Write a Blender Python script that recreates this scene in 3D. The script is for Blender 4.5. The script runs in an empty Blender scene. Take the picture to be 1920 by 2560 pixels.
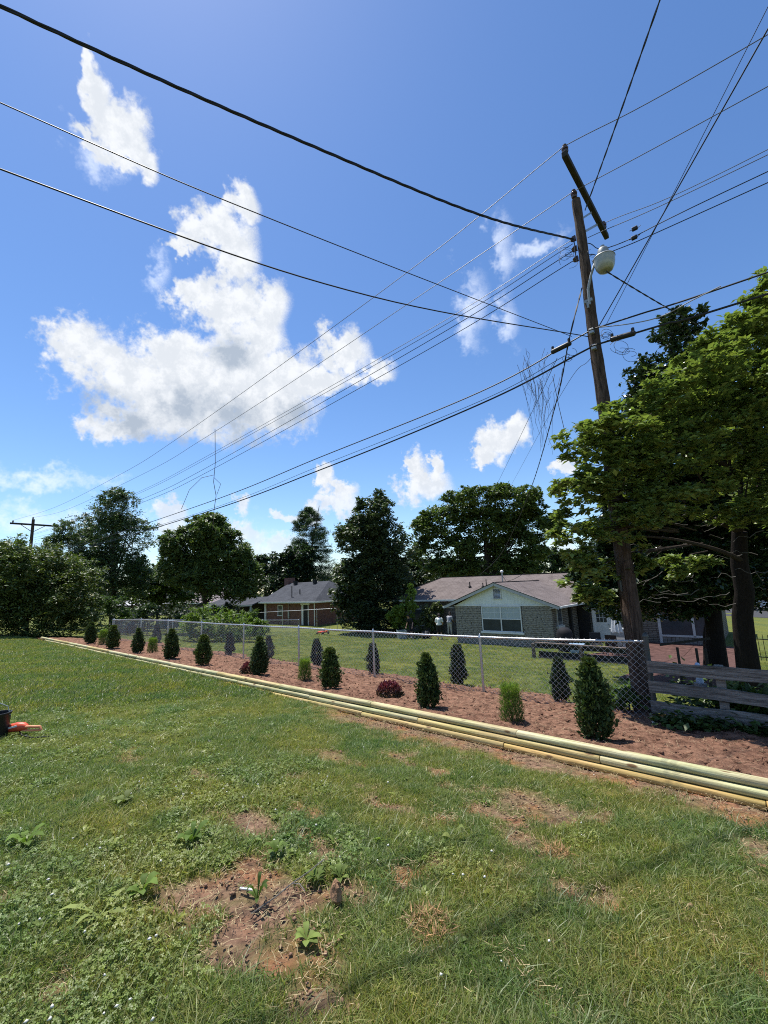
import bpy, math, random
import numpy as np
from mathutils import Vector, Matrix
R = math.radians
scene = bpy.context.scene

# ------------------------------------------------------------ camera
cam = bpy.data.objects.new('camera', bpy.data.cameras.new('camera'))
scene.collection.objects.link(cam)
cam.data.sensor_fit = 'VERTICAL'; cam.data.sensor_height = 24.0
cam.data.lens = 1080 / 2560 * 24.0
cam.data.clip_start = 0.05; cam.data.clip_end = 3000
cam.matrix_world = Matrix.Translation((0, 0, 1.6)) @ Matrix.Rotation(R(90 + 9.72), 4, 'X') @ Matrix.Rotation(R(-2.3), 4, 'Z')
scene.camera = cam

# ------------------------------------------------------------ exposure
vs = scene.view_settings
vs.view_transform = 'Standard'; vs.look = 'None'; vs.gamma = 1.0; vs.use_curve_mapping = False
vs.exposure = 0.50

# ------------------------------------------------------------ sun and sky
SUN_EL = R(71); SUN_DIR = (-0.70, 0.71)
SUN_ROT = math.atan2(SUN_DIR[0], SUN_DIR[1])
to_sun = Vector((math.sin(SUN_ROT) * math.cos(SUN_EL), math.cos(SUN_ROT) * math.cos(SUN_EL), math.sin(SUN_EL)))
sl = bpy.data.lights.new('sun', 'SUN'); sl.energy = 4.9; sl.angle = R(0.53); sl.color = (1.0, 0.955, 0.88)
sun = bpy.data.objects.new('sun', sl); scene.collection.objects.link(sun)
sun.rotation_euler = to_sun.to_track_quat('Z', 'Y').to_euler(); sun.location = (0, 0, 60)

world = bpy.data.worlds.new('World'); scene.world = world; world.use_nodes = True
wt = world.node_tree; wt.nodes.clear()
world.cycles.sampling_method = 'MANUAL'; world.cycles.sample_map_resolution = 256
scene.cycles.filter_width = 1.05; scene.cycles.use_denoising = False; scene.cycles.max_bounces = 4; scene.cycles.diffuse_bounces = 2; scene.cycles.glossy_bounces = 2; scene.cycles.transmission_bounces = 2; scene.cycles.transparent_max_bounces = 4

class NT:
    """small helper to chain shader nodes"""
    def __init__(s, tree): s.t = tree
    def n(s, typ, **kw):
        nd = s.t.nodes.new(typ)
        for k, v in kw.items(): setattr(nd, k, v)
        return nd
    def put(s, sock, val):
        if hasattr(val, 'is_output'): s.t.links.new(val, sock)
        else: sock.default_value = val
    def m(s, op, a, b=0.0, c=0.0, clamp=False):
        nd = s.n('ShaderNodeMath', operation=op, use_clamp=clamp)
        for i, v in enumerate((a, b, c)): s.put(nd.inputs[i], v)
        return nd.outputs[0]
    def vm(s, op, a, b=(0, 0, 0), scale=1.0):
        nd = s.n('ShaderNodeVectorMath', operation=op)
        s.put(nd.inputs[0], a); s.put(nd.inputs[1], b)
        if op == 'SCALE': s.put(nd.inputs[3], scale)
        return nd.outputs['Value'] if op in ('DOT_PRODUCT', 'LENGTH') else nd.outputs['Vector']
    def noise(s, vec, scale, detail=4, rough=0.55, out='Fac', dist=0.0):
        nd = s.n('ShaderNodeTexNoise'); 
        if vec is not None: s.put(nd.inputs['Vector'], vec)
        nd.inputs['Scale'].default_value = scale; nd.inputs['Detail'].default_value = detail
        nd.inputs['Roughness'].default_value = rough; nd.inputs['Distortion'].default_value = dist
        return nd.outputs[out]
    def sstep(s, x, a, b, c=0.0, d=1.0):
        nd = s.n('ShaderNodeMapRange', interpolation_type='SMOOTHSTEP')
        for i, v in enumerate((x, a, b, c, d)): s.put(nd.inputs[i], v)
        return nd.outputs[0]
    def mix(s, f, a, b, blend='MIX'):
        nd = s.n('ShaderNodeMix', data_type='RGBA', blend_type=blend)
        s.put(nd.inputs[0], f); s.put(nd.inputs[6], a); s.put(nd.inputs[7], b)
        return nd.outputs[2]

# cumulus clouds: direction of each puff, half width and half height (radians), tilt
PUFFS = [
 ((-0.4030,0.5070,0.7620), .014, .030, 18), ((-0.4038,0.5274,0.7475), .026, .038, 18), ((-0.3961,0.5583,0.7290), .042, .046, 25), ((-0.3792,0.5781,0.7226), .034, .040, 0), ((-0.3700,0.6038,0.7061), .028, .042, 28), ((-0.4288,0.5630,0.7065), .030, .015, -20), ((-0.4040,0.5897,0.6993), .03, .02, 0),
 ((-0.2393,0.6740,0.6989), .036, .042, 0), ((-0.2899,0.6989,0.6538), .078, .052, 20), ((-0.2664,0.7281,0.6316), .050, .050, 0), ((-0.3397,0.6961,0.6325), .03, .025, 0),
 ((-0.3396,0.7528,0.5639), .055, .050, 0), ((-0.2866,0.7786,0.5582), .092, .075, 0), ((-0.2235,0.7957,0.5629), .052, .070, 0), ((-0.2431,0.8228,0.5138), .07, .06, 0),
 ((-0.5258,0.7261,0.4431), .075, .070, 0), ((-0.4812,0.7710,0.4171), .10, .075, 0), ((-0.3950,0.7970,0.4568), .105, .085, 0), ((-0.3054,0.8377,0.4528), .13, .10, 0),
 ((-0.4015,0.8350,0.3761), .20, .085, 0), ((-0.2667,0.8778,0.3979), .15, .08, 0), ((-0.1946,0.8651,0.4624), .09, .065, 0), ((-0.1286,0.8835,0.4504), .09, .04, 10),
 ((-0.0728,0.8639,0.4984), .062, .062, 0), ((-0.0054,0.8873,0.4611), .062, .040, 0), ((-0.5065,0.7962,0.3309), .08, .04, 0),
 ((0.2622,0.9148,0.3074), .058, .058, 0), ((0.2243,0.9340,0.2782), .035, .025, 0), ((0.3024,0.8971,0.3222), .03, .05, 0),
 ((0.0731,0.9604,0.2688), .028, .045, 0), ((0.1185,0.9567,0.2659), .022, .035, 0), ((0.0898,0.9706,0.2234), .075, .045, 0),
 ((-0.1294,0.9599,0.2487), .028, .038, 0), ((-0.0850,0.9694,0.2303), .040, .035, 0), ((-0.1001,0.9749,0.1991), .06, .035, 0),
 ((-0.2213,0.9608,0.1672), .040, .018, 0), ((-0.1643,0.9711,0.1730), .035, .03, 0), ((-0.4405,0.8832,0.1608), .045, .035, 0), ((-0.4243,0.8951,0.1366), .05, .04, 0),
 ((-0.3117,0.9327,0.1814), .022, .026, 0), ((-0.3095,0.9421,0.1293), .06, .03, 0), ((-0.2361,0.9663,0.1022), .07, .035, 0), ((-0.3493,0.9338,0.0776), .10, .04, 0),
 ((0.3972,0.8872,0.2346), .035, .025, 0), ((0.3722,0.9264,0.0568), .06, .02, 0),
]
WISPS = [
 ((0.2536,0.7424,0.6201), .028, .080, -18), ((0.1979,0.8069,0.5566), .034, .090, -28), ((0.2695,0.8087,0.5229), .030, .050, 0), ((0.3108,0.7224,0.6176), .07, .018, 35),
 ((-0.6232,0.7516,0.2163), .16, .022, 0), ((-0.6399,0.7540,0.1480), .14, .03, 0), ((-0.4073,0.9053,0.1202), .2, .05, 0), ((-0.4293,0.5796,0.6926), .05, .03, 0), ((-0.3978,0.7062,0.5856), .03, .04, 20),
]
def cloud_group(name, puffs, grow=1.0, soft=.3):
    """distance field of ellipses in azimuth / elevation"""
    g = bpy.data.node_groups.new(name, 'ShaderNodeTree')
    g.interface.new_socket('azel', in_out='INPUT', socket_type='NodeSocketVector')
    g.interface.new_socket('density', in_out='OUTPUT', socket_type='NodeSocketFloat')
    T = NT(g); gi = T.n('NodeGroupInput'); go = T.n('NodeGroupOutput'); p = gi.outputs[0]
    tot = None
    for c, sx, sy, tilt in puffs:
        c = Vector(c).normalized(); el = math.asin(c.z); az = math.atan2(c.x, c.y)
        kx, ky = math.cos(el) / (sx * grow), 1 / (sy * grow)
        nd = T.n('ShaderNodeVectorMath', operation='MULTIPLY_ADD')
        T.put(nd.inputs[0], p); nd.inputs[1].default_value = (kx, ky, 0); nd.inputs[2].default_value = (-az * kx, -el * ky, 0)
        e = T.vm('LENGTH', nd.outputs[0])
        tot = e if tot is None else T.m('SMOOTH_MIN', tot, e, soft)
    g.links.new(T.m('SUBTRACT', 1.0, T.m('MINIMUM', tot, 3.0)), go.inputs[0])
    return g
cg = cloud_group('cloud_puffs', PUFFS); wg = cloud_group('cloud_wisps', WISPS)
bgp = cloud_group('cloud_bodies', [p for p in PUFFS if p[1] * p[2] > .0045], .82, .9)
T = NT(wt)
sky = T.n('ShaderNodeTexSky', sky_type='NISHITA'); sky.sun_disc = False
sky.sun_elevation = SUN_EL; sky.sun_rotation = SUN_ROT
sky.altitude = 200; sky.air_density = 1.0; sky.dust_density = 0.25; sky.ozone_density = 3.0
d0 = T.n('ShaderNodeTexCoord').outputs['Generated']
ez = T.n('ShaderNodeSeparateXYZ'); wt.links.new(d0, ez.inputs[0])
cb = T.n('ShaderNodeCombineXYZ')
wt.links.new(T.m('ARCTAN2', ez.outputs[0], ez.outputs[1]), cb.inputs[0]); wt.links.new(T.m('ARCSINE', ez.outputs[2]), cb.inputs[1])
p0 = cb.outputs[0]
wrp = T.vm('SUBTRACT', T.noise(d0, 15.0, 4, .65, 'Color'), (.5, .5, .5))
pw = T.vm('ADD', p0, T.vm('SCALE', wrp, scale=.115))
def field(group, vec):
    nd = T.n('ShaderNodeGroup'); nd.node_tree = group; wt.links.new(vec, nd.inputs[0]); return nd.outputs[0]
fine = T.noise(d0, 30.0, 6, .66); f0 = T.m('SUBTRACT', fine, .5)
base = field(cg, pw)
# sparse cumulus over the rest of the sky
other = T.m('MULTIPLY', T.m('SUBTRACT', T.noise(d0, 2.6, 3, .5), .60), 6.0)
other = T.m('SUBTRACT', other, T.m('MULTIPLY', T.sstep(ez.outputs[1], -.15, .25), 4.0))
dens = T.m('ADD', T.m('MAXIMUM', base, other), T.m('MULTIPLY', f0, 1.25))
alpha = T.sstep(dens, -.02, .50)
# thickness of cloud above this direction: grey bellies
body = field(bgp, T.vm('ADD', T.vm('ADD', p0, T.vm('SCALE', wrp, scale=.07)), (-.01, .085, 0)))
belly = T.sstep(T.m('ADD', body, T.m('MULTIPLY', f0, .7)), .22, .95)
relief = T.sstep(T.noise(T.vm('ADD', d0, (-.008, .0, .016)), 30.0, 4, .66), .36, .62)
shade = T.m('ADD', T.m('MULTIPLY', belly, .80), T.m('MULTIPLY', relief, .34), clamp=True)
WHITE = (8.0, 8.25, 8.6, 1); GREY = (3.9, 4.55, 5.5, 1)
ccol = T.mix(shade, WHITE, GREY)
wsp = field(wg, T.vm('ADD', p0, T.vm('SCALE', wrp, scale=.14)))
wsp = T.m('MULTIPLY', T.sstep(T.m('ADD', wsp, T.m('MULTIPLY', f0, 2.4)), -.1, 1.3), .62)
skyc = T.n('ShaderNodeHueSaturation'); skyc.inputs['Hue'].default_value = .504
skyc.inputs['Saturation'].default_value = 1.16; skyc.inputs['Value'].default_value = 1.48
wt.links.new(sky.outputs[0], skyc.inputs['Color'])
c1 = T.mix(wsp, skyc.outputs[0], (8.6, 9.3, 10.6, 1))
hz = T.m('SUBTRACT', 1.0, T.m('MULTIPLY', T.sstep(ez.outputs[2], .26, .08), .40))
c2 = T.mix(T.m('MULTIPLY', alpha, hz), c1, ccol)
bg = T.n('ShaderNodeBackground'); bg.inputs['Strength'].default_value = .085
wt.links.new(c2, bg.inputs['Color'])
wt.links.new(bg.outputs[0], T.n('ShaderNodeOutputWorld').inputs[0])

# ------------------------------------------------------------ helpers
U = Vector((.756, -.6546, 0)); V = Vector((.6546, .756, 0))      # along the fence / away from it
def W(u, v, z): return (U.x * u + V.x * v, U.y * u + V.y * v, z)
def toUV(x, y): return (U.x * x + U.y * y, V.x * x + V.y * y)
ANG = math.atan2(U.y, U.x)
COL = scene.collection

def sm(a, b, x):
    t = np.clip((np.asarray(x, float) - a) / (b - a), 0, 1); return t * t * (3 - 2 * t)
def vnoise(x, y, seed=0):
    x = np.asarray(x, float); y = np.asarray(y, float)
    xi = np.floor(x).astype(np.int64); yi = np.floor(y).astype(np.int64); fx = x - xi; fy = y - yi
    fx = fx * fx * (3 - 2 * fx); fy = fy * fy * (3 - 2 * fy)
    def h(a, b):
        n = (a * 374761393 + b * 668265263 + seed * 974634777) & 0xffffffff
        n = ((n ^ (n >> 13)) * 1274126177) & 0xffffffff
        return ((n ^ (n >> 16)) & 0xffff) / 65535.0
    return (h(xi, yi) * (1 - fx) + h(xi + 1, yi) * fx) * (1 - fy) + (h(xi, yi + 1) * (1 - fx) + h(xi + 1, yi + 1) * fx) * fy
def fbm(x, y, octv=4, seed=0):
    s = 0; a = .5; f = 1.0
    for i in range(octv): s = s + a * vnoise(x * f, y * f, seed + i); a *= .5; f *= 2.03
    return s / (1 - .5 ** octv)

def lawn_z(u, v):
    edge = .43 - .10 * sm(2, 16, -np.asarray(u, float))
    return -edge * np.clip(v, -30, 5.3) / 5.2
def bed_z(u, v): return -.30 - .115 * (np.asarray(v, float) - 5.4)
def yard_z(u, v):
    u = np.asarray(u, float); v = np.asarray(v, float)
    z = -.76 - .0925 * np.clip(v - 9.3, 0, 15.5)
    z = z - .045 * np.clip(u + 3, 0, 30) * sm(16, 34, v)
    return z
def ground_z(u, v):
    u = np.asarray(u, float); v = np.asarray(v, float)
    a = lawn_z(u, v); c = yard_z(u, v); b = bed_z(u, v) - .09
    t1 = sm(5.25, 5.55, v); t2 = sm(8.6, 9.5, v)
    inside = b * (1 - t2) + c * t2
    return a * (1 - t1) + inside * t1
def gz(u, v): return float(ground_z(u, v))
def G(u, v, dz=0.0): return W(u, v, gz(u, v) + dz)

MATS = {}
def mat(name, col, rough=.7, metal=0.0, spec=.3, var=.25, scale=6.0, bump=0.0, bscale=40.0, var2=None, stretch=None, coord='Object', trans=0.0, emit=None):
    if name in MATS: return MATS[name]
    m = bpy.data.materials.new(name); m.use_nodes = True; t = m.node_tree; T = NT(t)
    b = t.nodes['Principled BSDF']; tc = T.n('ShaderNodeTexCoord').outputs[coord]
    if stretch: tc = T.vm('MULTIPLY', tc, stretch)
    n1 = T.noise(tc, scale, 6, .6); n2 = T.noise(tc, scale * 7.3, 3, .6)
    f = T.m('ADD', T.m('MULTIPLY', n1, .65), T.m('MULTIPLY', n2, .35)); f = T.sstep(f, .3, .7)
    lo = tuple(c * (1 - var) for c in col) + (1,)
    hi = tuple(min(1, c * (1 + var)) for c in (var2 or col)) + (1,)
    c = T.mix(f, lo, hi)
    t.links.new(c, b.inputs['Base Color'])
    b.inputs['Roughness'].default_value = rough; b.inputs['Metallic'].default_value = metal
    b.inputs['Specular IOR Level'].default_value = spec
    if bump:
        bp = T.n('ShaderNodeBump'); bp.inputs['Strength'].default_value = bump; bp.inputs['Distance'].default_value = .02
        t.links.new(T.noise(tc, bscale, 5, .6), bp.inputs['Height']); t.links.new(bp.outputs[0], b.inputs['Normal'])
    MATS[name] = m; return m

def leaf_mat(name, tint=(1, 1, 1), rough=.45, spec=.4, trans=.32, patch=0.0):
    if name in MATS: return MATS[name]
    m = bpy.data.materials.new(name); m.use_nodes = True; t = m.node_tree; T = NT(t)
    b = t.nodes['Principled BSDF']; out = t.nodes['Material Output']
    at = T.n('ShaderNodeAttribute', attribute_name='Col').outputs['Color']
    c = T.mix(1.0, at, tint + (1,), 'MULTIPLY')
    if patch:
        pos = T.n('ShaderNodeNewGeometry').outputs['Position']
        c = T.mix(T.m('MULTIPLY', T.sstep(T.noise(pos, .9, 4, .6), .35, .68), patch), c, T.mix(1.0, c, (1.75, 1.22, .85, 1), 'MULTIPLY'))
        c = T.mix(T.m('MULTIPLY', T.sstep(T.noise(pos, 2.3, 3, .6), .45, .7), patch), c, T.mix(1.0, c, (.62, .80, .75, 1), 'MULTIPLY'))
    t.links.new(c, b.inputs['Base Color']); b.inputs['Roughness'].default_value = rough
    b.inputs['Specular IOR Level'].default_value = spec
    tr = T.n('ShaderNodeBsdfTranslucent'); t.links.new(T.mix(1.0, c, (1.15, 1.3, .6, 1), 'MULTIPLY'), tr.inputs[0])
    mx = T.n('ShaderNodeMixShader'); mx.inputs[0].default_value = trans
    t.links.new(b.outputs[0], mx.inputs[1]); t.links.new(tr.outputs[0], mx.inputs[2]); t.links.new(mx.outputs[0], out.inputs[0])
    MATS[name] = m; return m

def tag(o, label=None, cat=None, group=None, kind=None):
    if label: o['label'] = label
    if cat: o['category'] = cat
    if group: o['group'] = group
    if kind: o['kind'] = kind
    return o
def thing(name, label, cat, loc=(0, 0, 0), rz=0.0, group=None):
    o = bpy.data.objects.new(name, None); COL.objects.link(o); o.location = loc; o.rotation_euler[2] = rz
    o.empty_display_size = .1
    return tag(o, label, cat, group)

def np_mesh(name, verts, faces, cols=None, smooth=False):
    """faces: (n,k) int array; cols per vertex"""
    me = bpy.data.meshes.new(name); verts = np.asarray(verts, np.float32); faces = np.asarray(faces, np.int32)
    n, k = faces.shape
    me.vertices.add(len(verts)); me.vertices.foreach_set('co', verts.ravel())
    me.loops.add(n * k); me.loops.foreach_set('vertex_index', faces.ravel())
    me.polygons.add(n); me.polygons.foreach_set('loop_start', np.arange(0, n * k, k, dtype=np.int32))
    if smooth: me.polygons.foreach_set('use_smooth', np.ones(n, bool))
    if cols is not None:
        a = me.color_attributes.new('Col', 'FLOAT_COLOR', 'POINT')
        c = np.ones((len(verts), 4), np.float32); c[:, :3] = cols; a.data.foreach_set('color', c.ravel())
    me.update(calc_edges=True)
    return me
def link(name, me, m=None, parent=None):
    o = bpy.data.objects.new(name, me); COL.objects.link(o)
    if m is not None and len(me.materials) == 0: me.materials.append(m)
    if parent is not None: o.parent = parent
    return o

class MB:
    """collects boxes, tubes, lathes, prisms into one mesh"""
    def __init__(s): s.v = []; s.f = []
    def add(s, vs, fs):
        b = len(s.v); s.v += [tuple(p) for p in vs]; s.f += [tuple(i + b for i in f) for f in fs]; return s
    def box(s, a, b, fn=None):
        (x0, y0, z0), (x1, y1, z1) = a, b
        p = [(x0, y0, z0), (x1, y0, z0), (x1, y1, z0), (x0, y1, z0), (x0, y0, z1), (x1, y0, z1), (x1, y1, z1), (x0, y1, z1)]
        if fn: p = [fn(*q) for q in p]
        return s.add(p, [(3, 2, 1, 0), (4, 5, 6, 7), (0, 1, 5, 4), (1, 2, 6, 5), (2, 3, 7, 6), (3, 0, 4, 7)])
    def beam(s, p0, p1, w, h, up=(0, 0, 1), bev=0.0):
        p0 = Vector(p0); p1 = Vector(p1); d = (p1 - p0).normalized(); upv = Vector(up)
        if abs(d.dot(upv)) > .99: upv = Vector((1, 0, 0))
        r = d.cross(upv).normalized() * (w / 2); t = r.cross(d).normalized() * (h / 2)
        vs = [p + a * r + b * t for p in (p0, p1) for a, b in ((-1, -1), (1, -1), (1, 1), (-1, 1))]
        return s.add(vs, [(0, 1, 2, 3), (7, 6, 5, 4), (0, 4, 5, 1), (1, 5, 6, 2), (2, 6, 7, 3), (3, 7, 4, 0)])
    def tube(s, pts, rad, seg=8, cap=True):
        pts = [Vector(p) for p in pts]; n = len(pts)
        if not hasattr(rad, '__len__'): rad = [rad] * n
        d0 = (pts[1] - pts[0]).normalized(); ref = Vector((0, 0, 1)) if abs(d0.z) < .9 else Vector((1, 0, 0))
        a = d0.cross(ref).normalized(); vs = []
        for i, p in enumerate(pts):
            d = (pts[min(i + 1, n - 1)] - pts[max(i - 1, 0)]).normalized()
            a = (a - d * a.dot(d)).normalized(); b = d.cross(a)
            for k in range(seg):
                t = 2 * math.pi * k / seg; vs.append(p + (a * math.cos(t) + b * math.sin(t)) * rad[i])
        fs = [(i * seg + k, i * seg + (k + 1) % seg, (i + 1) * seg + (k + 1) % seg, (i + 1) * seg + k) for i in range(n - 1) for k in range(seg)]
        if cap: fs += [tuple(range(seg))[::-1], tuple(range((n - 1) * seg, n * seg))]
        return s.add(vs, fs)
    def lathe(s, c, prof, seg=16, axis=(0, 0, 1)):
        c = Vector(c); ax = Vector(axis).normalized(); ref = Vector((1, 0, 0)) if abs(ax.x) < .9 else Vector((0, 1, 0))
        a = ax.cross(ref).normalized(); b = ax.cross(a); vs = []
        for r, h in prof:
            for k in range(seg):
                t = 2 * math.pi * k / seg; vs.append(c + ax * h + (a * math.cos(t) + b * math.sin(t)) * max(r, 1e-4))
        n = len(prof)
        fs = [(i * seg + k, i * seg + (k + 1) % seg, (i + 1) * seg + (k + 1) % seg, (i + 1) * seg + k) for i in range(n - 1) for k in range(seg)]
        fs += [tuple(range(seg))[::-1], tuple(range((n - 1) * seg, n * seg))]
        return s.add(vs, fs)
    def slab(s, poly, th):
        """thick plate: top polygon, extruded down"""
        n = len(poly); lo = [(p[0], p[1], p[2] - th) for p in poly]
        return s.add(list(poly) + lo, [tuple(range(n)), tuple(range(2 * n - 1, n - 1, -1))] + [(i, n + i, n + (i + 1) % n, (i + 1) % n) for i in range(n)])
    def build(s, name, m, parent=None, smooth=False, bev=0.0):
        me = bpy.data.meshes.new(name); me.from_pydata([tuple(v) for v in s.v], [], s.f); me.update()
        if smooth:
            me.polygons.foreach_set('use_smooth', np.ones(len(me.polygons), bool))
        o = link(name, me, m, parent)
        if smooth:
            md = o.modifiers.new('e', 'EDGE_SPLIT'); md.split_angle = R(50)
        if bev:
            bm = o.modifiers.new('b', 'BEVEL'); bm.width = bev; bm.segments = 2; bm.limit_method = 'ANGLE'
        return o
def local(parent_loc):
    """convert world tuples to a parent's frame (parent unrotated)"""
    def f(p): return (p[0] - parent_loc[0], p[1] - parent_loc[1], p[2] - parent_loc[2])
    return f

class UB(MB):
    """MB whose coordinates are absolute (u, v, z) of the site; built under a thing placed at base"""
    def put(s, name, m, parent, base, **kw):
        s.v = [(p[0] - base[0], p[1] - base[1], p[2] - base[2]) for p in s.v]
        return s.build(name, m, parent, **kw)
def site_thing(name, label, cat, base, group=None):
    return thing(name, label, cat, W(*base), ANG, group)

# ============================================================ SETTING
# patches of bare soil on the lawn: u, v, half sizes, strength
DIRT = [(c[0], c[1], a, b, s) for c, a, b, s in [
 ((-2.72,1.61,-0.10), .38, .26, 1.0), ((-2.47,1.40,-0.09), .30, .22, 1.0), ((-2.24,1.59,-0.10), .28, .2, 1.0), ((-2.13,1.37,-0.08), .26, .16, .9), ((-2.79,1.37,-0.08), .25, .2, .9),
 ((-2.07,1.84,-0.10), .25, .16, .75), ((-3.31,2.09,-0.14), .30, .14, .9), ((-2.71,2.13,-0.14), .18, .1, .9), ((-3.11,2.39,-0.14), .3, .1, .8), ((-4.51,2.18,-0.16), .16, .12, .7),
 ((-2.77,3.05,-0.20), .45, .18, .95), ((-3.83,3.57,-0.25), .40, .16, .6), ((-1.96,3.61,-0.25), .35, .2, .8), ((-1.92,3.91,-0.30), .5, .2, .7), ((-1.35,3.21,-0.20), .10, .08, .9), ((-1.55,2.02,-0.10), .12, .09, .9),
 ((-3.12,4.10,-0.30), .5, .12, .9), ((-2.50,3.84,-0.30), .3, .12, .5), ((-5.62,2.02,-0.16), .5, .12, .45), ((-1.00,2.07,-0.10), .35, .15, .4), ((-0.51,3.13,-0.20), .3, .15, .25),
 ((-1.83,1.58,-0.08), .16, .08, .5), ((-1.37,2.85,-0.20), .3, .15, .35), ((-16.82,2.46,-0.30), .5, .16, 1.0)]]
def dirt_mask(u, v):
    u = np.asarray(u, float); v = np.asarray(v, float)
    n = fbm(u * 3.1, v * 3.1, 4, 5); n2 = fbm(u * 11, v * 11, 3, 9)
    uu = u + (fbm(u * 3.2, v * 3.2, 4, 21) - .5) * .75; vv = v + (fbm(u * 3.2, v * 3.2, 4, 31) - .5) * .6
    m = np.zeros_like(u)
    for a, b, ra, rb, s in DIRT:
        e = 1.25 - np.sqrt(((uu - a) / ra) ** 2 + ((vv - b) / rb) ** 2)
        m = np.maximum(m, np.clip(e * 1.4, 0, 1) * s)
    # worn strip at the foot of the timbers, near end
    w = sm(.75, .0, 5.18 - v - (n - .5) * .55) * sm(-7.6, -4.2, u) * (v < 5.4)
    m = np.maximum(m, w * .95)
    m = np.maximum(m, np.clip((n - .62) * 6, 0, .75) * sm(-6, -2, u))
    return np.clip(m + (n2 - .5) * .7 * (m > .03), 0, 1)

def grid_lines(segs):
    out = []
    for a, b, st in segs: out += list(np.arange(a, b - 1e-6, st))
    return np.array(out + [segs[-1][1]])
gu = grid_lines([(-420, -60, 30), (-60, -30, 2), (-30, -9, .35), (-9, 4.5, .06), (4.5, 12, .5), (12, 40, 3), (40, 420, 38)])
gv = grid_lines([(-60, -6, 6), (-6, 0, .4), (0, 5.6, .06), (5.6, 8.5, .4), (8.5, 10, .12), (10, 30, .4), (30, 60, 2), (60, 440, 38)])
UU, VV = np.meshgrid(gu, gv, indexing='ij')
ZZ = ground_z(UU, VV)
near = (UU > -9.5) & (UU < 5) & (VV > -1) & (VV < 5.6)
dm = np.where(near, dirt_mask(UU, VV), 0)
ZZ = ZZ + np.where(near, (fbm(UU * 2.2, VV * 2.2, 3, 3) - .5) * .05 + (fbm(UU * 16, VV * 16, 3, 8) - .5) * .035 * (dm > .2) - dm * .012, 0)
ZZ = ZZ + (fbm(UU * .35, VV * .35, 3, 12) - .5) * .12 * (VV > 10.5)
nu, nv = UU.shape
pos = np.stack([U.x * UU + V.x * VV, U.y * UU + V.y * VV, ZZ], -1).reshape(-1, 3)
idx = np.arange(nu * nv).reshape(nu, nv)
faces = np.stack([idx[:-1, :-1], idx[1:, :-1], idx[1:, 1:], idx[:-1, 1:]], -1).reshape(-1, 4)
gcol = np.zeros((nu * nv, 3)); gcol[:, 0] = dm.ravel()
ground_mat = bpy.data.materials.new('lawn_ground'); ground_mat.use_nodes = True
t = ground_mat.node_tree; T = NT(t); b = t.nodes['Principled BSDF']
at = T.n('ShaderNodeAttribute', attribute_name='Col').outputs['Color']
sp = T.n('ShaderNodeSeparateColor'); t.links.new(at, sp.inputs[0])
gp = T.n('ShaderNodeNewGeometry').outputs['Position']
soil = T.mix(T.sstep(T.noise(gp, 14, 6, .65), .3, .7), (.105, .062, .042, 1), (.27, .165, .11, 1))
soil = T.mix(T.sstep(T.noise(gp, 2.2, 3, .6), .45, .65), soil, T.mix(1.0, soil, (1.35, 1.0, .80, 1), 'MULTIPLY'))
thatch = T.mix(T.sstep(T.noise(gp, 22, 5, .65), .35, .7), (.055, .080, .020, 1), (.145, .165, .052, 1))
thatch = T.mix(T.sstep(T.noise(gp, .5, 4, .6), .35, .65), thatch, T.mix(1.0, thatch, (1.4, 1.2, .9, 1), 'MULTIPLY'))
t.links.new(T.mix(sp.outputs[0], thatch, soil), b.inputs['Base Color'])
b.inputs['Roughness'].default_value = .95; b.inputs['Specular IOR Level'].default_value = .1
bp = T.n('ShaderNodeBump'); bp.inputs['Strength'].default_value = .8; bp.inputs['Distance'].default_value = .03
t.links.new(T.noise(gp, 38, 5, .7), bp.inputs['Height']); t.links.new(bp.outputs[0], b.inputs['Normal'])
ground = link('lawn', np_mesh('lawn', pos, faces, gcol, True), ground_mat)
tag(ground, 'mown green lawn with bare soil patches in the foreground', 'lawn', kind='structure')

# raised planting bed of red-brown soil
bu = grid_lines([(-28.5, -9, .14), (-9, 6, .055)]); bv = grid_lines([(5.32, 9.6, .055)])
BU, BV = np.meshgrid(bu, bv, indexing='ij')
edge = np.where(BV < 8.6, 1.0, sm(9.55, 9.0, BV + (fbm(BU * 1.3, BV * 1.3, 3, 44) - .5) * .9))
BZ = bed_z(BU, BV) + (fbm(BU * 1.1, BV * 1.1, 3, 14) - .5) * .10 + (fbm((BU + BV) * 3.1, (BV - BU) * 3.7, 4, 15) - .5) * .075 + (fbm((BU * .8 + BV * .6) * 13, (BV * .8 - BU * .6) * 13, 3, 16) - .5) * .065
BZ = np.where(BV < 5.45, np.minimum(BZ, -.27), BZ) - (1 - edge) * .25
nu, nv = BU.shape
pos = np.stack([U.x * BU + V.x * BV, U.y * BU + V.y * BV, BZ], -1).reshape(-1, 3)
idx = np.arange(nu * nv).reshape(nu, nv)
faces = np.stack([idx[:-1, :-1], idx[1:, :-1], idx[1:, 1:], idx[:-1, 1:]], -1).reshape(-1, 4)
bed_mat = bpy.data.materials.new('bed_soil'); bed_mat.use_nodes = True
t = bed_mat.node_tree; T = NT(t); b = t.nodes['Principled BSDF']; gp = T.n('ShaderNodeNewGeometry').outputs['Position']
c = T.mix(T.sstep(T.noise(gp, 9, 7, .68), .3, .68), (.085, .043, .028, 1), (.30, .165, .108, 1))
c = T.mix(T.m('MULTIPLY', T.sstep(T.noise(gp, 55, 3, .6), .58, .72), .55), c, (.36, .25, .17, 1))
c = T.mix(T.m('MULTIPLY', T.sstep(T.noise(gp, .8, 3, .6), .4, .65), .5), c, T.mix(1.0, c, (.72, .66, .66, 1), 'MULTIPLY'))
t.links.new(c, b.inputs['Base Color']); b.inputs['Roughness'].default_value = .95; b.inputs['Specular IOR Level'].default_value = .12
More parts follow.
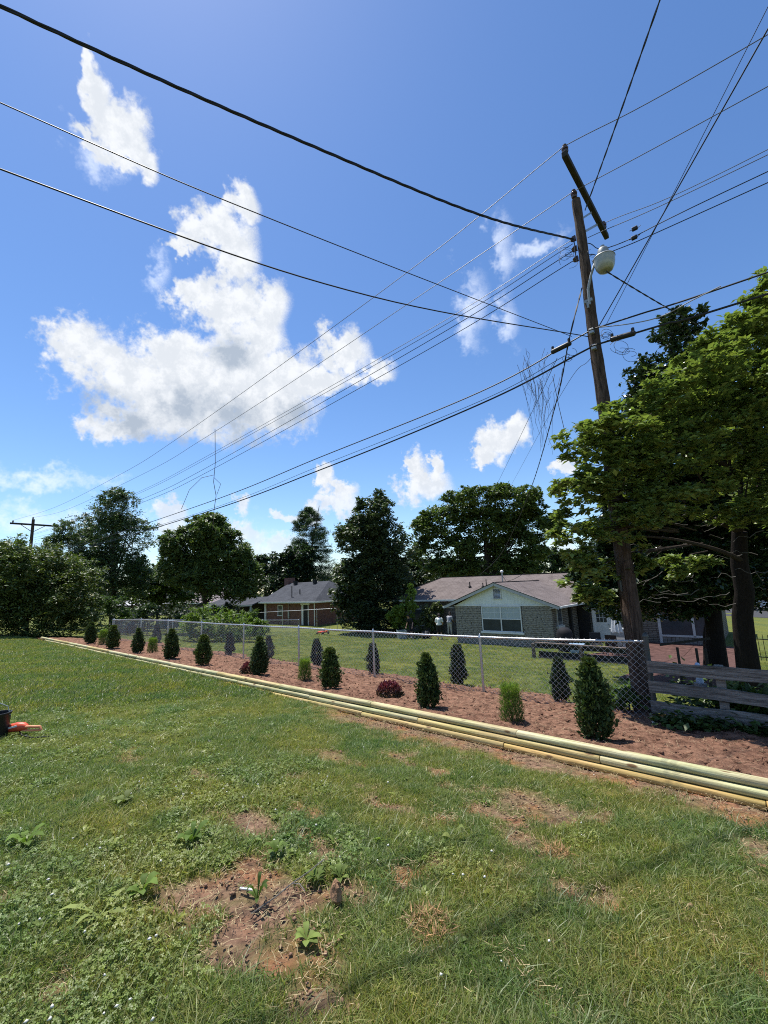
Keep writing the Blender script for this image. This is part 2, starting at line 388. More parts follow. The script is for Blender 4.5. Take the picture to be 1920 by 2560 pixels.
bp = T.n('ShaderNodeBump'); bp.inputs['Strength'].default_value = 1.0; bp.inputs['Distance'].default_value = .03
t.links.new(T.noise(gp, 42, 6, .7), bp.inputs['Height']); t.links.new(bp.outputs[0], b.inputs['Normal'])
bed = link('garden_bed', np_mesh('garden_bed', pos, faces, None, True), bed_mat)
tag(bed, 'long bed of bare red-brown soil between timbers and chain link fence', 'garden bed', kind='structure')
def bedz(u, v): return float(bed_z(u, v))

# soil clods and crumbs lying on the bed and on the bare patches (nobody could count them)
rng = np.random.default_rng(7)
def clod_cloud(us, vs, zs, sizes, seed):
    r = np.random.default_rng(seed); n = len(us)
    base = np.array([(1, 0, 0), (-1, 0, 0), (0, 1, 0), (0, -1, 0), (0, 0, .8), (0, 0, -.6)], float)
    fc = np.array([(0, 2, 4), (2, 1, 4), (1, 3, 4), (3, 0, 4), (2, 0, 5), (1, 2, 5), (3, 1, 5), (0, 3, 5)])
    P = base[None] * sizes[:, None, None] * r.uniform(.6, 1.35, (n, 6, 1))
    a = r.uniform(0, 6.28, n); ca, sa = np.cos(a)[:, None], np.sin(a)[:, None]
    X = P[..., 0] * ca - P[..., 1] * sa; Y = P[..., 0] * sa + P[..., 1] * ca
    C = np.stack([U.x * us + V.x * vs, U.y * us + V.y * vs, zs], -1)
    Q = np.stack([X, Y, P[..., 2]], -1) + C[:, None]
    F = fc[None] + (np.arange(n) * 6)[:, None, None]
    return Q.reshape(-1, 3), F.reshape(-1, 3)
n = 9000
cu = -28 + 30.5 * rng.random(n) ** .5; cv = rng.uniform(5.5, 9.2, n)
cz = bed_z(cu, cv) + (fbm(cu * 1.1, cv * 1.1, 3, 14) - .5) * .10 + (fbm((cu + cv) * 3.1, (cv - cu) * 3.7, 4, 15) - .5) * .075
q, f = clod_cloud(cu, cv, cz, .007 + .030 * rng.random(n) ** 3.5, 3)
o = link('soil_clods', np_mesh('soil_clods', q, f), bed_mat); tag(o, 'loose clods and crumbs of red soil on the planting bed', 'soil', kind='stuff')
n = 30000; cu = rng.uniform(-8, 4, n); cv = rng.uniform(.8, 5.2, n); k = dirt_mask(cu, cv) > rng.uniform(.35, .9, n)
cu, cv = cu[k], cv[k]
q, f = clod_cloud(cu, cv, ground_z(cu, cv) + .0, .004 + .014 * rng.random(len(cu)) ** 3, 4)
o = link('soil_crumbs', np_mesh('soil_crumbs', q, f), mat('crumb_soil', (.24, .145, .095), .95, 0, .1, .35, 30)); tag(o, 'crumbs of dry soil on the bare lawn patches', 'soil', kind='stuff')

# straw and dry clippings: on the bed and on the bare patches
def straw_cloud(us, vs, zs, L, rr, seed, col):
    r = np.random.default_rng(seed); n = len(us)
    C = np.stack([U.x * us + V.x * vs, U.y * us + V.y * vs, zs + .006], -1); a = r.uniform(0, 6.28, n)
    d = np.stack([np.cos(a), np.sin(a), r.normal(0, .25, n)], -1) * L[:, None] / 2; s = np.stack([-np.sin(a), np.cos(a), 0 * a], -1) * rr
    Q = np.stack([C - d - s, C + d - s * .4, C + d + s * .4, C - d + s], 1)
    c = np.repeat(np.array(col)[None] * r.uniform(.55, 1.25, (n, 1)), 4, 0)
    return Q.reshape(-1, 3), np.arange(n * 4).reshape(-1, 4), c
n = 5200; cu = -28 + 30.5 * rng.random(n) ** .55; cv = rng.uniform(5.5, 9.3, n)
cz = bed_z(cu, cv) + (fbm(cu * 1.1, cv * 1.1, 3, 14) - .5) * .10 + (fbm((cu + cv) * 3.1, (cv - cu) * 3.7, 4, 15) - .5) * .075
q, f, c = straw_cloud(cu, cv, cz + .012, rng.uniform(.03, .12, n), .0022, 6, (.36, .27, .17))
o = link('straw_litter', np_mesh('straw_litter', q, f, c), leaf_mat('straw', rough=.8, spec=.1, trans=.1)); tag(o, 'straw and dry root litter scattered over the soil bed', 'straw', kind='stuff')
n = 52000; cu = rng.uniform(-8.5, 4.3, n); cv = rng.uniform(.6, 5.2, n); k = dirt_mask(cu, cv) + .16 * fbm(cu * .9, cv * .9, 3, 77) > rng.uniform(.12, 1.1, n)
cu, cv = cu[k], cv[k]
q, f, c = straw_cloud(cu, cv, ground_z(cu, cv) + .02, rng.uniform(.015, .06, len(cu)), .0017, 8, (.40, .32, .18))
o = link('dry_clippings', np_mesh('dry_clippings', q, f, c), leaf_mat('straw')); tag(o, 'dry straw-coloured grass clippings over bare patches of lawn', 'clippings', kind='stuff')

# ============================================================ TIMBER EDGING
timber_mat = bpy.data.materials.new('treated_timber'); timber_mat.use_nodes = True
t = timber_mat.node_tree; T = NT(t); b = t.nodes['Principled BSDF']
oc = T.n('ShaderNodeTexCoord').outputs['Object']; rnd = T.n('ShaderNodeObjectInfo').outputs['Random']
oc = T.vm('ADD', oc, T.n('ShaderNodeCombineXYZ').outputs[0]) if False else oc
cx = T.n('ShaderNodeCombineXYZ'); t.links.new(T.m('MULTIPLY', rnd, 37.0), cx.inputs[0]); oc2 = T.vm('ADD', oc, cx.outputs[0])
st = T.vm('MULTIPLY', oc2, (1.2, 22, 22))
grain = T.sstep(T.noise(st, 1.6, 5, .6, dist=.6), .35, .65)
c = T.mix(grain, (.36, .31, .17, 1), (.58, .53, .34, 1))
c = T.mix(T.m('MULTIPLY', T.sstep(T.noise(oc2, 1.1, 3, .5), .42, .62), .7), c, T.mix(1.0, c, (.88, 1.0, .86, 1), 'MULTIPLY'))
c = T.mix(T.m('MULTIPLY', T.sstep(rnd, .55, .8), .65), c, T.mix(1.0, c, (1.02, .80, .52, 1), 'MULTIPLY'))
c = T.mix(1.0, c, T.n('ShaderNodeObjectInfo').outputs['Color'], 'MULTIPLY')
kn = T.n('ShaderNodeTexVoronoi'); kn.inputs['Scale'].default_value = 1.0; t.links.new(T.vm('MULTIPLY', oc2, (3.0, 9, 9)), kn.inputs['Vector'])
c = T.mix(T.sstep(kn.outputs['Distance'], .20, .10), c, (.17, .10, .045, 1))
t.links.new(c, b.inputs['Base Color']); b.inputs['Roughness'].default_value = .6; b.inputs['Specular IOR Level'].default_value = .25
bp = T.n('ShaderNodeBump'); bp.inputs['Strength'].default_value = .5; bp.inputs['Distance'].default_value = .01
t.links.new(T.noise(st, 3.0, 4, .6), bp.inputs['Height']); t.links.new(bp.outputs[0], b.inputs['Normal'])
def timber_mesh(L):
    prof = [(-.028, -.037), (.028, -.037), (.045, -.024), (.050, 0), (.045, .024), (.028, .037), (-.028, .037), (-.045, .024), (-.050, 0), (-.045, -.024)]
    k = len(prof); xs = [0, .006, L - .006, L]; sc = [.93, 1, 1, .93]
    vs = [(x, p[0] * s, p[1] * s) for x, s in zip(xs, sc) for p in prof]
    fs = [(i * k + j, i * k + (j + 1) % k, (i + 1) * k + (j + 1) % k, (i + 1) * k + j) for i in range(3) for j in range(k)]
    fs += [tuple(range(k))[::-1], tuple(range(3 * k, 4 * k))]
    me = bpy.data.meshes.new('timber'); me.from_pydata(vs, [], [f[::-1] for f in fs]); me.update(); me.materials.append(timber_mat)
    for p in me.polygons: p.use_smooth = len(p.vertices) == 4
    return me
tmesh = timber_mesh(2.434)
tb = (-2.6, 5.25, -.43)
edging = site_thing('timber_edging', 'three-course edging of pale new landscape timbers along the soil bed', 'timber edging', tb)
rr = random.Random(4)
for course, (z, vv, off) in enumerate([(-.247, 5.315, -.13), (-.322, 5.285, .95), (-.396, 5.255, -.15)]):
    for k in range(-2, 11):
        u1 = -2.57 - 2.44 * k + off * (1 if course else 0)
        u0 = u1 - 2.44
        if u0 > 2.2 or u0 < -28: continue
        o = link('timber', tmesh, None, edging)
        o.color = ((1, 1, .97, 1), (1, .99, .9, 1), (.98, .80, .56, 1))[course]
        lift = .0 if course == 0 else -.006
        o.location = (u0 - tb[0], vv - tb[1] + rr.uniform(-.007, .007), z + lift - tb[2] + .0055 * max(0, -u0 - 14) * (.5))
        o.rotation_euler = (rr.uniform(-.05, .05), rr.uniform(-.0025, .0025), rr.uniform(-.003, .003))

# ============================================================ CHAIN LINK FENCES
galv = mat('galvanized_steel', (.52, .54, .56), .38, .85, .5, .12, 8)
wire_m = mat('galvanized_wire', (.68, .70, .72), .5, .35, .5, .1, 8)
grey_post = mat('weathered_post', (.085, .09, .088), .55, .6, .4, .2, 10)
def chain_fence(name, label, pts, tops, bots, near_end_post=False, wire_r=.0025, dw=.105, skip_mesh=False):
    """pts: post positions (u,v); mesh between them"""
    base = (pts[0][0], pts[0][1], bots[0]); th = site_thing(name, label, 'fence', base)
    n = len(pts)
    for i, (u, v) in enumerate(pts):
        r = .030
        if near_end_post and i == 0: r = .038
        m = UB(); top = tops[i]
        if near_end_post and i == 0:
            m.tube([(u + .02, v + .0, bots[i] - .12), (u + .02, v, top + .075)], r, 14)
            m.lathe((u + .02, v, top + .07), [(.043, 0), (.045, .02), (.040, .035), (.030, .058), (.012, .075), (0, .08)], 14)
            for zz in (top - .12, top - .5, top - .88): m.lathe((u + .02, v, zz), [(.044, -.012), (.046, 0), (.044, .012)], 12)
            m.put('post', grey_post, th, base, smooth=True)
        else:
            m.tube([(u, v + .028, bots[i] - .12), (u, v + .028, top - .01)], r * .9, 10)
            m.lathe((u, v + .028, top - .03), [(.034, 0), (.036, .02), (.03, .05), (.014, .085), (.006, .10), (0, .102)], 10)
            m.put('post', galv, th, base, smooth=True)
        if i < n - 1:
            (u2, v2) = pts[i + 1]; m = UB(); seg = 8
            m.tube([(u + (u2 - u) * k / seg, v + (v2 - v) * k / seg + .028, tops[i] + (tops[i + 1] - tops[i]) * k / seg - .012 * math.sin(math.pi * k / seg)) for k in range(seg + 1)], .0215, 10)
            m.put('top_rail', galv, th, base, smooth=True)
    if skip_mesh: return th
    # woven wire: every picket wire zigzags and hooks into its neighbour
    P = np.array(pts, float); seglen = np.sqrt((np.diff(P, axis=0) ** 2).sum(1)); cum = np.concatenate([[0], np.cumsum(seglen)])
    tot = cum[-1]; nw = int(tot / (dw / 2)); hd = .049
    V_, F_ = [], []
    s0 = np.arange(nw) * dw / 2
    rows = int((max(np.array(tops) - np.array(bots)) + .05) / hd)
    ks = np.arange(rows + 1)
    S = s0[:, None] + (ks[None] + np.arange(nw)[:, None]) % 2 * dw / 2
    u_ = np.interp(S, cum, P[:, 0]); v_ = np.interp(S, cum, P[:, 1]) - .004; tz = np.interp(S, cum, tops); bz = np.interp(S, cum, bots)
    Z = bz - .02 + (tz - bz + .055) * ks[None] / rows
    side = (((ks[None] + np.arange(nw)[:, None]) % 2) * 2 - 1) * .0025
    ax = np.stack([u_, v_ + side, Z], -1)
    r = wire_r; offs = [(r, 0), (-r * .5, r * .87), (-r * .5, -r * .87)]
    rings = np.stack([ax + np.array([a * 1.25, b, 0]) for a, b in offs], 2)       # nw, rows+1, 3, 3
    vv = rings.reshape(-1, 3) - np.array(base)
    id_ = np.arange(nw * (rows + 1) * 3).reshape(nw, rows + 1, 3)
    fs = []
    for k in range(3):
        fs.append(np.stack([id_[:, :-1, k], id_[:, :-1, (k + 1) % 3], id_[:, 1:, (k + 1) % 3], id_[:, 1:, k]], -1).reshape(-1, 4))
    o = link('wire_mesh', np_mesh('wire_mesh', vv, np.concatenate(fs)), wire_m, th); o['kind'] = 'stuff'
    return th
fp = [(-1.66 - 3.04 * k, 8.3) for k in range(8)] + [(-26.85, 8.3)]
ftop = [.535, .468, .468, .470, .468, .474, .49, .48, .38]
fbot = [-.63, -.70, -.685, -.655, -.645, -.63, -.61, -.6, -.6]
chain_fence('chain_link_fence', 'long galvanized chain link fence behind the soil bed with bright top rail', fp, ftop, fbot, True)
cp = [(-26.85, 8.36), (-26.7, 11.4), (-26.6, 14.4), (-26.5, 17.4), (-26.4, 20.4)]
chain_fence('chain_link_fence', 'chain link fence turning away from the far left fence corner', cp, [.38, .12, -.12, -.38, -.6], [-.62, -.93, -1.2, -1.48, -1.75], False, .0026)

# ============================================================ PLANK FENCE at right
oldwood = mat('weathered_grey_wood', (.085, .078, .068), .85, 0, .2, .55, 2.0, .8, 9.0, var2=(.20, .187, .165), stretch=(1, 9, 14))
pb = (-1.62, 8.12, -.66)
pf = site_thing('plank_fence', 'weathered grey three-board plank fence under the right-hand trees', 'fence', pb)
rr = random.Random(9)
for z0, h, dz in ((.09, .175, .0), (-.195, .165, -.02), (-.49, .165, -.005)):
    us = np.linspace(-1.64 + (.02 if z0 > 0 else rr.uniform(-.02, .03)), 2.35, 26)
    m = UB(); nn = len(us)
    vs = []
    for i, u in enumerate(us):
        zz = z0 + dz * (u + 1.6) + .006 * math.sin(u * 3 + z0 * 9); hh = h + .006 * math.sin(u * 7 + z0)
        vv = 8.05 + .004 * math.sin(u * 4 + z0 * 3)
        vs += [(u, vv, zz), (u, vv, zz + hh), (u, vv + .036, zz + hh), (u, vv + .036, zz)]
    fs = [(4 * i + k, 4 * i + (k + 1) % 4, 4 * (i + 1) + (k + 1) % 4, 4 * (i + 1) + k) for i in range(nn - 1) for k in range(4)] + [(3, 2, 1, 0), (4 * nn - 4, 4 * nn - 3, 4 * nn - 2, 4 * nn - 1)]
    m.add(vs, fs); m.put('board', oldwood, pf, pb)
    for u in (-.74, -.70, .95): 
        pass
for u in (-.72, .98, 2.28):
    m = UB(); m.box((u - .055, 8.09, -.8), (u + .055, 8.2, .27)); m.put('post', oldwood, pf, pb, bev=.008)

# ============================================================ UTILITY POLE
pole_wood = mat('creosoted_pole', (.040, .027, .021), .9, 0, .15, .5, 3.0, .9, 10, var2=(.085, .060, .047), stretch=(9, 9, 1.0))
arm_wood = mat('dark_crossarm_wood', (.035, .032, .028), .85, 0, .2, .4, 4, .3, 16, stretch=(8, 1, 8))
porcelain = mat('brown_porcelain', (.06, .035, .028), .15, 0, .6, .2, 4)
black = mat('black_rubber', (.012, .012, .013), .5, 0, .4, .2, 6)
steel = mat('grey_steel', (.35, .37, .38), .45, .6, .4, .2, 12)
PU, PVv = -1.91, 8.80
pbse = (PU, PVv, -.72)
pole = site_thing('utility_pole', 'tall dark wooden utility pole standing just behind the fence end', 'utility pole', pbse)
m = UB(); pts, rad = [], []
for k in range(41):
    z = -1.0 + 10.45 * k / 40; pts.append((PU + .010 * math.sin(z * 1.7), PVv + .01 * math.sin(z * 1.1 + 1), z)); rad.append(.158 - .0068 * (z + 1) + .004 * math.sin(z * 9))
m.tube(pts, rad, 20); m.put('shaft', pole_wood, pole, pbse, smooth=True)
A0, A1 = Vector((-1.80, 7.82, 9.70)), Vector((-1.76, 10.66, 9.70))
m = UB(); m.beam(A0, A1, .10, .125); m.put('crossarm', arm_wood, pole, pbse, bev=.01)
m = UB(); m.beam((-1.87, 9.05, 8.85), (-1.80, 10.0, 9.62), .012, .05); m.put('brace', steel, pole, pbse)
m = UB(); m.beam((-1.87, 8.95, 9.1), (-1.80, 9.55, 9.62), .012, .04); m.put('brace', steel, pole, pbse)
def insulator(u, v, z):
    m = UB(); m.lathe((u, v, z), [(.012, -.05), (.012, .02), (.05, .03), (.062, .06), (.05, .085), (.035, .09), (.06, .10), (.066, .13), (.045, .16), (.03, .165), (.045, .18), (.04, .205), (0, .215)], 14)
    m.put('insulator', porcelain, pole, pbse, smooth=True)
insulator(-1.80, 7.93, 9.78); insulator(-1.92, 8.72, 9.44); insulator(-1.76, 10.48, 9.78)
for z in (8.62, 8.38, 8.14):
    m = UB(); m.box((PU - .17, PVv - .03, z - .05), (PU - .10, PVv + .03, z + .05)); m.lathe((PU - .17, PVv, z - .04), [(.03, 0), (.045, .02), (.03, .04), (.045, .06), (.03, .08)], 12)
    m.put('spool_rack', porcelain, pole, pbse, smooth=True)
m = UB(); m.tube([(PU - .13 + .004 * math.sin(k * 2.2), PVv - .06, 8.55 - k * .13) for k in range(5)], .011, 5); m.put('jumper_wire', black, pole, pbse)
# metal tag and ground wire moulding near the foot
m = UB(); m.box((PU - .085, PVv - .160, 1.34), (PU - .055, PVv - .140, 1.54)); m.put('pole_tag', grey_post, pole, pbse)
for a, (du, dv) in enumerate(((-.14, -.03), (.02, -.15))):
    m = UB(); m.tube([(PU + du, PVv + dv, -.6), (PU + du * .93, PVv + dv * .93, 2.2), (PU + du * .8, PVv + dv * .8, 4.6)], .012, 6); m.put('conduit', pole_wood, pole, pbse)
# communication brackets
for z in (6.36, 6.02):
    m = UB(); m.box((PU - .04, PVv - .20, z - .05), (PU + .04, PVv - .12, z + .05)); m.put('cable_clamp', steel, pole, pbse, bev=.006)

# far pole of the same line
fb = (-52.2, 8.8, -.8)
fpole = site_thing('utility_pole', 'distant utility pole with plain crossarm above the left hedge', 'utility pole', fb)
m = UB(); m.tube([(-52.2, 8.8, -1), (-52.2, 8.8, 9.25)], [.17, .12], 12); m.put('shaft', pole_wood, fpole, fb, smooth=True)
m = UB(); m.beam((-52.1, 7.1, 8.72), (-52.1, 10.6, 8.72), .12, .16); m.put('crossarm', arm_wood, fpole, fb)
for s in (-1, 1):
    m = UB(); m.beam((-52.1, 8.8, 8.0), (-52.1, 8.8 + s * .9, 8.64), .03, .05); m.put('brace', arm_wood, fpole, fb)
for v in (7.3, 8.75, 10.4):
    m = UB(); m.lathe((-52.1, v, 8.8 if v != 8.75 else 9.25), [(.03, 0), (.07, .05), (.06, .12), (.07, .15), (0, .24)], 10); m.put('insulator', porcelain, fpole, fb, smooth=True)

# yard light bolted on the pole
lgrey = mat('lamp_housing_grey', (.26, .28, .29), .5, .3, .4, .15, 9)
lens = mat('frosted_lens', (.30, .32, .31), .25, 0, .5, .15, 14)
lb = (PU + .02, PVv - .15, 7.0)
lamp = site_thing('yard_light', 'grey bell-shaped yard light on a bent arm of the near pole', 'lamp', lb)
hc = Vector((-1.52, 8.62, 7.60))
m = UB(); m.lathe(hc, [(.10, .17), (.105, .19), (.10, .31), (.085, .34), (.04, .36), (.04, .41), (0, .415)], 20); m.put('ballast_housing', lgrey, lamp, lb, smooth=True)
m = UB(); m.lathe(hc, [(.185, .13), (.20, .135), (.19, .155), (.12, .175)], 24); m.put('rim', lgrey, lamp, lb, smooth=True)
m = UB(); m.lathe(hc, [(.09, -.14), (.13, -.125), (.165, -.06), (.185, .03), (.19, .13)], 24); m.put('refractor', lens, lamp, lb, smooth=True)
m = UB(); m.tube([(PU + .03, PVv - .17, 6.92), (PU + .04, PVv - .18, 7.25), (PU + .12, PVv - .2, 7.48), (hc.x - .14, hc.y - .02, 7.78), (hc.x - .06, hc.y, 7.80)], .024, 10); m.put('bracket_arm', lgrey, lamp, lb, smooth=True)
m = UB(); m.box((PU - .07, PVv - .19, 6.98), (PU + .09, PVv - .16, 7.04)); m.box((PU - .02, PVv - .19, 6.86), (PU + .02, PVv - .17, 7.0)); m.put('mount_plate', lgrey, lamp, lb)

# ============================================================ OVERHEAD WIRES
wblack = mat('wire_insulation', (.018, .018, .021), .55, 0, .3, .2, 3)
wgrey = mat('bare_conductor', (.10, .10, .11), .5, .4, .3, .2, 3)
def sagline(a, b, sag, n=28):
    a = Vector(a); b = Vector(b)
    return [a.lerp(b, k / n) - Vector((0, 0, 4 * sag * (k / n) * (1 - k / n))) for k in range(n + 1)]
def through(pts, n=36):
    """smooth curve through given points (Catmull-Rom)"""
    P = [Vector(p) for p in pts]; P = [P[0] * 2 - P[1]] + P + [P[-1] * 2 - P[-2]]; out = []
    for i in range(1, len(P) - 2):
        for k in range(n // (len(pts) - 1)):
            t = k / (n // (len(pts) - 1)); a, b, c, d = P[i - 1], P[i], P[i + 1], P[i + 2]
            out.append(.5 * ((2 * b) + (c - a) * t + (2 * a - 5 * b + 4 * c - d) * t * t + (3 * b - a - 3 * c + d) * t ** 3))
    return out + [P[-2]]
def wire(name, label, pts, r, m=None, twist=0, group=None, pitch=.35):
    mb = MB()
    if twist:
        # two insulated strands wound round a messenger
        fine = []; 
        for a, b in zip(pts[:-1], pts[1:]):
            for k in range(6): fine.append(a.lerp(b, k / 6))
        fine.append(pts[-1]); L = 0; acc = [0]
        for a, b in zip(fine[:-1], fine[1:]): L += (b - a).length; acc.append(L)
        for s in range(twist):
            q = []
            for p, l in zip(fine, acc):
                t = l / pitch * 2 * math.pi + s * 2 * math.pi / twist
                q.append(p + Vector((math.sin(t) * .5, -math.sin(t) * .5, math.cos(t))) * r * .9)
            mb.tube(q, r, 5)
    else: mb.tube(pts, r, 6)
    base = Vector(pts[0]); mb.v = [tuple(Vector(p) - base) for p in mb.v]
    o = mb.build(name, m or wblack, None, smooth=True); o.location = base
    return tag(o, label, 'wire', group)
def beyond(a, b, f, sag):
    a = Vector(a); b = Vector(b); return sagline(a, a + (b - a) * f, sag, 30)
def uvw(l): return [Vector(W(*p)) for p in l]
LINE = 'wires of the pole line'
wire('overhead_wire', 'highest bare wire running left from the crossarm tip to the distant pole', through(uvw([(-1.80, 7.93, 9.97), (-5.28, 7.99, 9.52), (-12, 7.97, 8.93), (-19.15, 7.97, 8.45), (-25.3, 7.97, 8.25), (-38.9, 7.8, 8.35), (-52.1, 7.3, 9.0)]), 60), .0075, wgrey, group=LINE)
wire('overhead_wire', 'bare wire running left from the pole top insulator, second from the top', through(uvw([(-1.92, 8.72, 9.62), (-5.81, 8.71, 9.27), (-12, 8.7, 8.75), (-18.3, 8.7, 8.36), (-24.2, 8.7, 8.15), (-40.2, 8.7, 8.4), (-52.1, 8.75, 9.4)]), 60), .0075, wgrey, group=LINE)
wire('overhead_wire', 'upper of the two thin wires left of the pole below the crossarm', through(uvw([(-2.08, 8.8, 8.62), (-5.96, 8.8, 8.21), (-18.45, 8.8, 7.52), (-25.6, 8.8, 7.3), (-40, 8.8, 7.4), (-52.2, 8.8, 7.8)]), 50), .0065, wgrey, group=LINE)
wire('overhead_wire', 'lower of the two close thin wires left of the pole', through(uvw([(-2.08, 8.8, 8.52), (-5.96, 8.8, 8.09), (-18.45, 8.8, 7.41), (-25.6, 8.8, 7.2), (-40, 8.8, 7.3), (-52.2, 8.8, 7.7)]), 50), .0065, wgrey, group=LINE)
wire('overhead_wire', 'black secondary wire left of the pole, fifth from the top', through(uvw([(-2.08, 8.8, 8.36), (-5.98, 8.8, 7.9), (-18.42, 8.8, 6.99), (-25, 8.8, 6.8), (-40, 8.8, 6.9), (-52.2, 8.8, 7.4)]), 50), .008, group=LINE)
wire('overhead_wire', 'black secondary wire left of the pole, lowest of the upper six', through(uvw([(-2.08, 8.8, 8.14), (-5.99, 8.8, 7.67), (-18.4, 8.8, 6.77), (-25, 8.8, 6.6), (-40, 8.8, 6.7), (-52.2, 8.8, 7.2)]), 50), .008, group=LINE)
# to the right
wire('overhead_wire', 'topmost bare wire leaving the crossarm tip to the upper right', through(uvw([(-1.80, 7.93, 9.97), (1.17, 8.0, 9.62), (12, 8.1, 8.9), (30, 8.2, 9.5)]), 36), .0075, wgrey, group=LINE)
wire('overhead_wire', 'second bare wire leaving the pole top to the upper right', through(uvw([(-1.92, 8.72, 9.62), (1.14, 8.7, 9.40), (12, 8.7, 8.8), (30, 8.7, 9.4)]), 36), .0075, wgrey, group=LINE)
wire('overhead_wire', 'thin wire leaving the right tip of the crossarm, upper of a pair', through(uvw([(-1.76, 10.48, 9.95), (1.15,10.20,9.46), (12, 9.8, 9.3), (30, 9.5, 9.6)]), 36), .007, wgrey, group=LINE)
wire('overhead_wire', 'thin wire right of the pole just under the crossarm tip', through(uvw([(-1.80, 8.85, 8.52), (0.98,8.80,8.29), (12, 8.8, 8.0), (30, 8.8, 8.5)]), 36), .0065, wgrey, group=LINE)
wire('overhead_wire', 'black wire right of the pole with the upper dead-end insulator', through(uvw([(-1.80, 8.8, 8.36), (-1.31,8.80,8.02), (0.94,8.80,8.00), (12, 8.8, 7.6), (30, 8.8, 8.2)]), 40), .008, group=LINE)
wire('overhead_wire', 'black wire right of the pole with the lower dead-end insulator', through(uvw([(-1.80, 8.8, 8.10), (-1.33,8.80,7.92), (0.91,8.80,7.81), (12, 8.8, 7.4), (30, 8.8, 8.0)]), 40), .008, group=LINE)
for (c, lab) in (((-0.97,8.80,8.17), 'upper small black strain insulator on the wire right of the pole'), ((-1.00,8.80,7.99), 'lower small black strain insulator on the wire right of the pole')):
    o = thing('strain_insulator', lab, 'insulator', W(*c), ANG, 'strain insulators right of the pole')
    m = MB(); m.box((-.05, -.03, -.035), (.05, .03, .03)); m.build('insulator_body', black, o, bev=.012)
    m = MB(); m.tube([(-.09, 0, 0), (-.05, .02, .01), (.05, .02, .0), (.1, 0, .01)], .006, 5); m.build('wire_loop', wgrey, o)
# communication cables, strand plus lashed cable
COMM = 'communication cables'
wire('communication_cable', 'upper black communication cable running left from the pole', through(uvw([(-1.95, 8.62, 6.37), (-4.38, 8.6, 5.92), (-10, 8.6, 5.66), (-17.9, 8.6, 5.34), (-38, 8.6, 5.25), (-52.2, 8.7, 5.9)]), 60), .013, group=COMM)
wire('communication_cable', 'lower thick black communication cable running left from the pole', through(uvw([(-1.95, 8.62, 6.03), (-4.4, 8.6, 5.63), (-10, 8.6, 5.25), (-17.9, 8.6, 4.95), (-38, 8.6, 4.9), (-52.2, 8.7, 5.5)]), 60), .017, group=COMM)
wire('communication_cable', 'thin grey cable between the two communication cables left of the pole', through(uvw([(-2.4, 8.62, 6.06), (-4.4, 8.6, 5.70), (-10, 8.6, 5.38), (-17.9, 8.6, 5.02), (-38, 8.6, 5.0), (-52.2, 8.7, 5.6)]), 60), .006, wgrey, group=COMM)
wire('communication_cable', 'upper black communication cable running right from the pole', through(uvw([(-1.95, 8.60, 6.38), (-1.07, 8.6, 6.31), (.68, 8.6, 6.19), (10, 8.6, 5.8), (30, 8.6, 6.2)]), 40), .014, group=COMM)
wire('communication_cable', 'lower black communication cable running right over the trees', through(uvw([(-1.95, 8.60, 6.04), (-.74, 8.6, 5.95), (.63, 8.6, 5.84), (10, 8.6, 5.4), (30, 8.6, 5.8)]), 40), .017, group=COMM)
wire('communication_cable', 'slack pale cable drooping under the upper right cable', through(uvw([(-1.75, 8.55, 6.33), (-1.2, 8.55, 6.16), (-.75, 8.55, 6.09), (-.3, 8.55, 6.17), (.1, 8.57, 6.24)]), 24), .009, mat('grey_cable', (.25, .25, .26), .5), group=COMM)
def splice(a, b, lab, r=.055):
    a, b = Vector(W(*a)), Vector(W(*b)); o = thing('splice_case', lab, 'splice case', a, 0, 'splice cases by the pole')
    d = b - a; q = [d * f for f in (0, .04, .08, .5, .92, .96, 1)]
    MB().tube(q, [r * .4, r * .9, r, r, r, r * .9, r * .4], 10).build('case', black, o, smooth=True)
    for f in (.1, .9):
        m = MB(); m.box((-.02, -.02, -.02), (.02, .02, .11)); ob = m.build('hanger', black, o); ob.location = d * f
splice((-2.69,8.55,6.19), (-2.28,8.55,6.24), 'black splice case on the cable left of the pole', .05)
splice((-1.60,8.55,6.00), (-1.17,8.55,5.96), 'longer black splice case on the cable right of the pole', .05)
# slack loops of drop wire hanging at the pole
rr = random.Random(21)
for i, (c, s, lab) in enumerate([((4.32,7.50,6.14), .11, 'coil of slack drop wire beside the pole clamp'), ((4.57,7.28,5.68), .20, 'loose loops of drop wire under the right splice case'), ((3.81,7.94,5.99), .13, 'tangle of drop wire under the left splice case'), ((4.06,7.86,8.11), .2, 'slack jumper loops left of the pole at the secondary rack'), ((4.49,7.62,7.88), .22, 'slack jumper loops right of the pole behind the yard light')]):
    m = MB()
    for k in range(5):
        r0 = s * rr.uniform(.5, 1.0); ph = rr.uniform(0, 6.28); e = rr.uniform(.4, 1); ox, oz = rr.uniform(-s, s) * .7, rr.uniform(-s, s) * .7
        span = rr.uniform(2.6, 5.8)
        m.tube([(ox + r0 * math.cos(ph + span * q / 14), rr.uniform(-.003, .003) + .02 * k, oz + r0 * e * math.sin(ph + span * q / 14)) for q in range(15)], .0042, 4)
    o = m.build('wire_coil', wblack); o.location = c; tag(o, lab, 'wire')
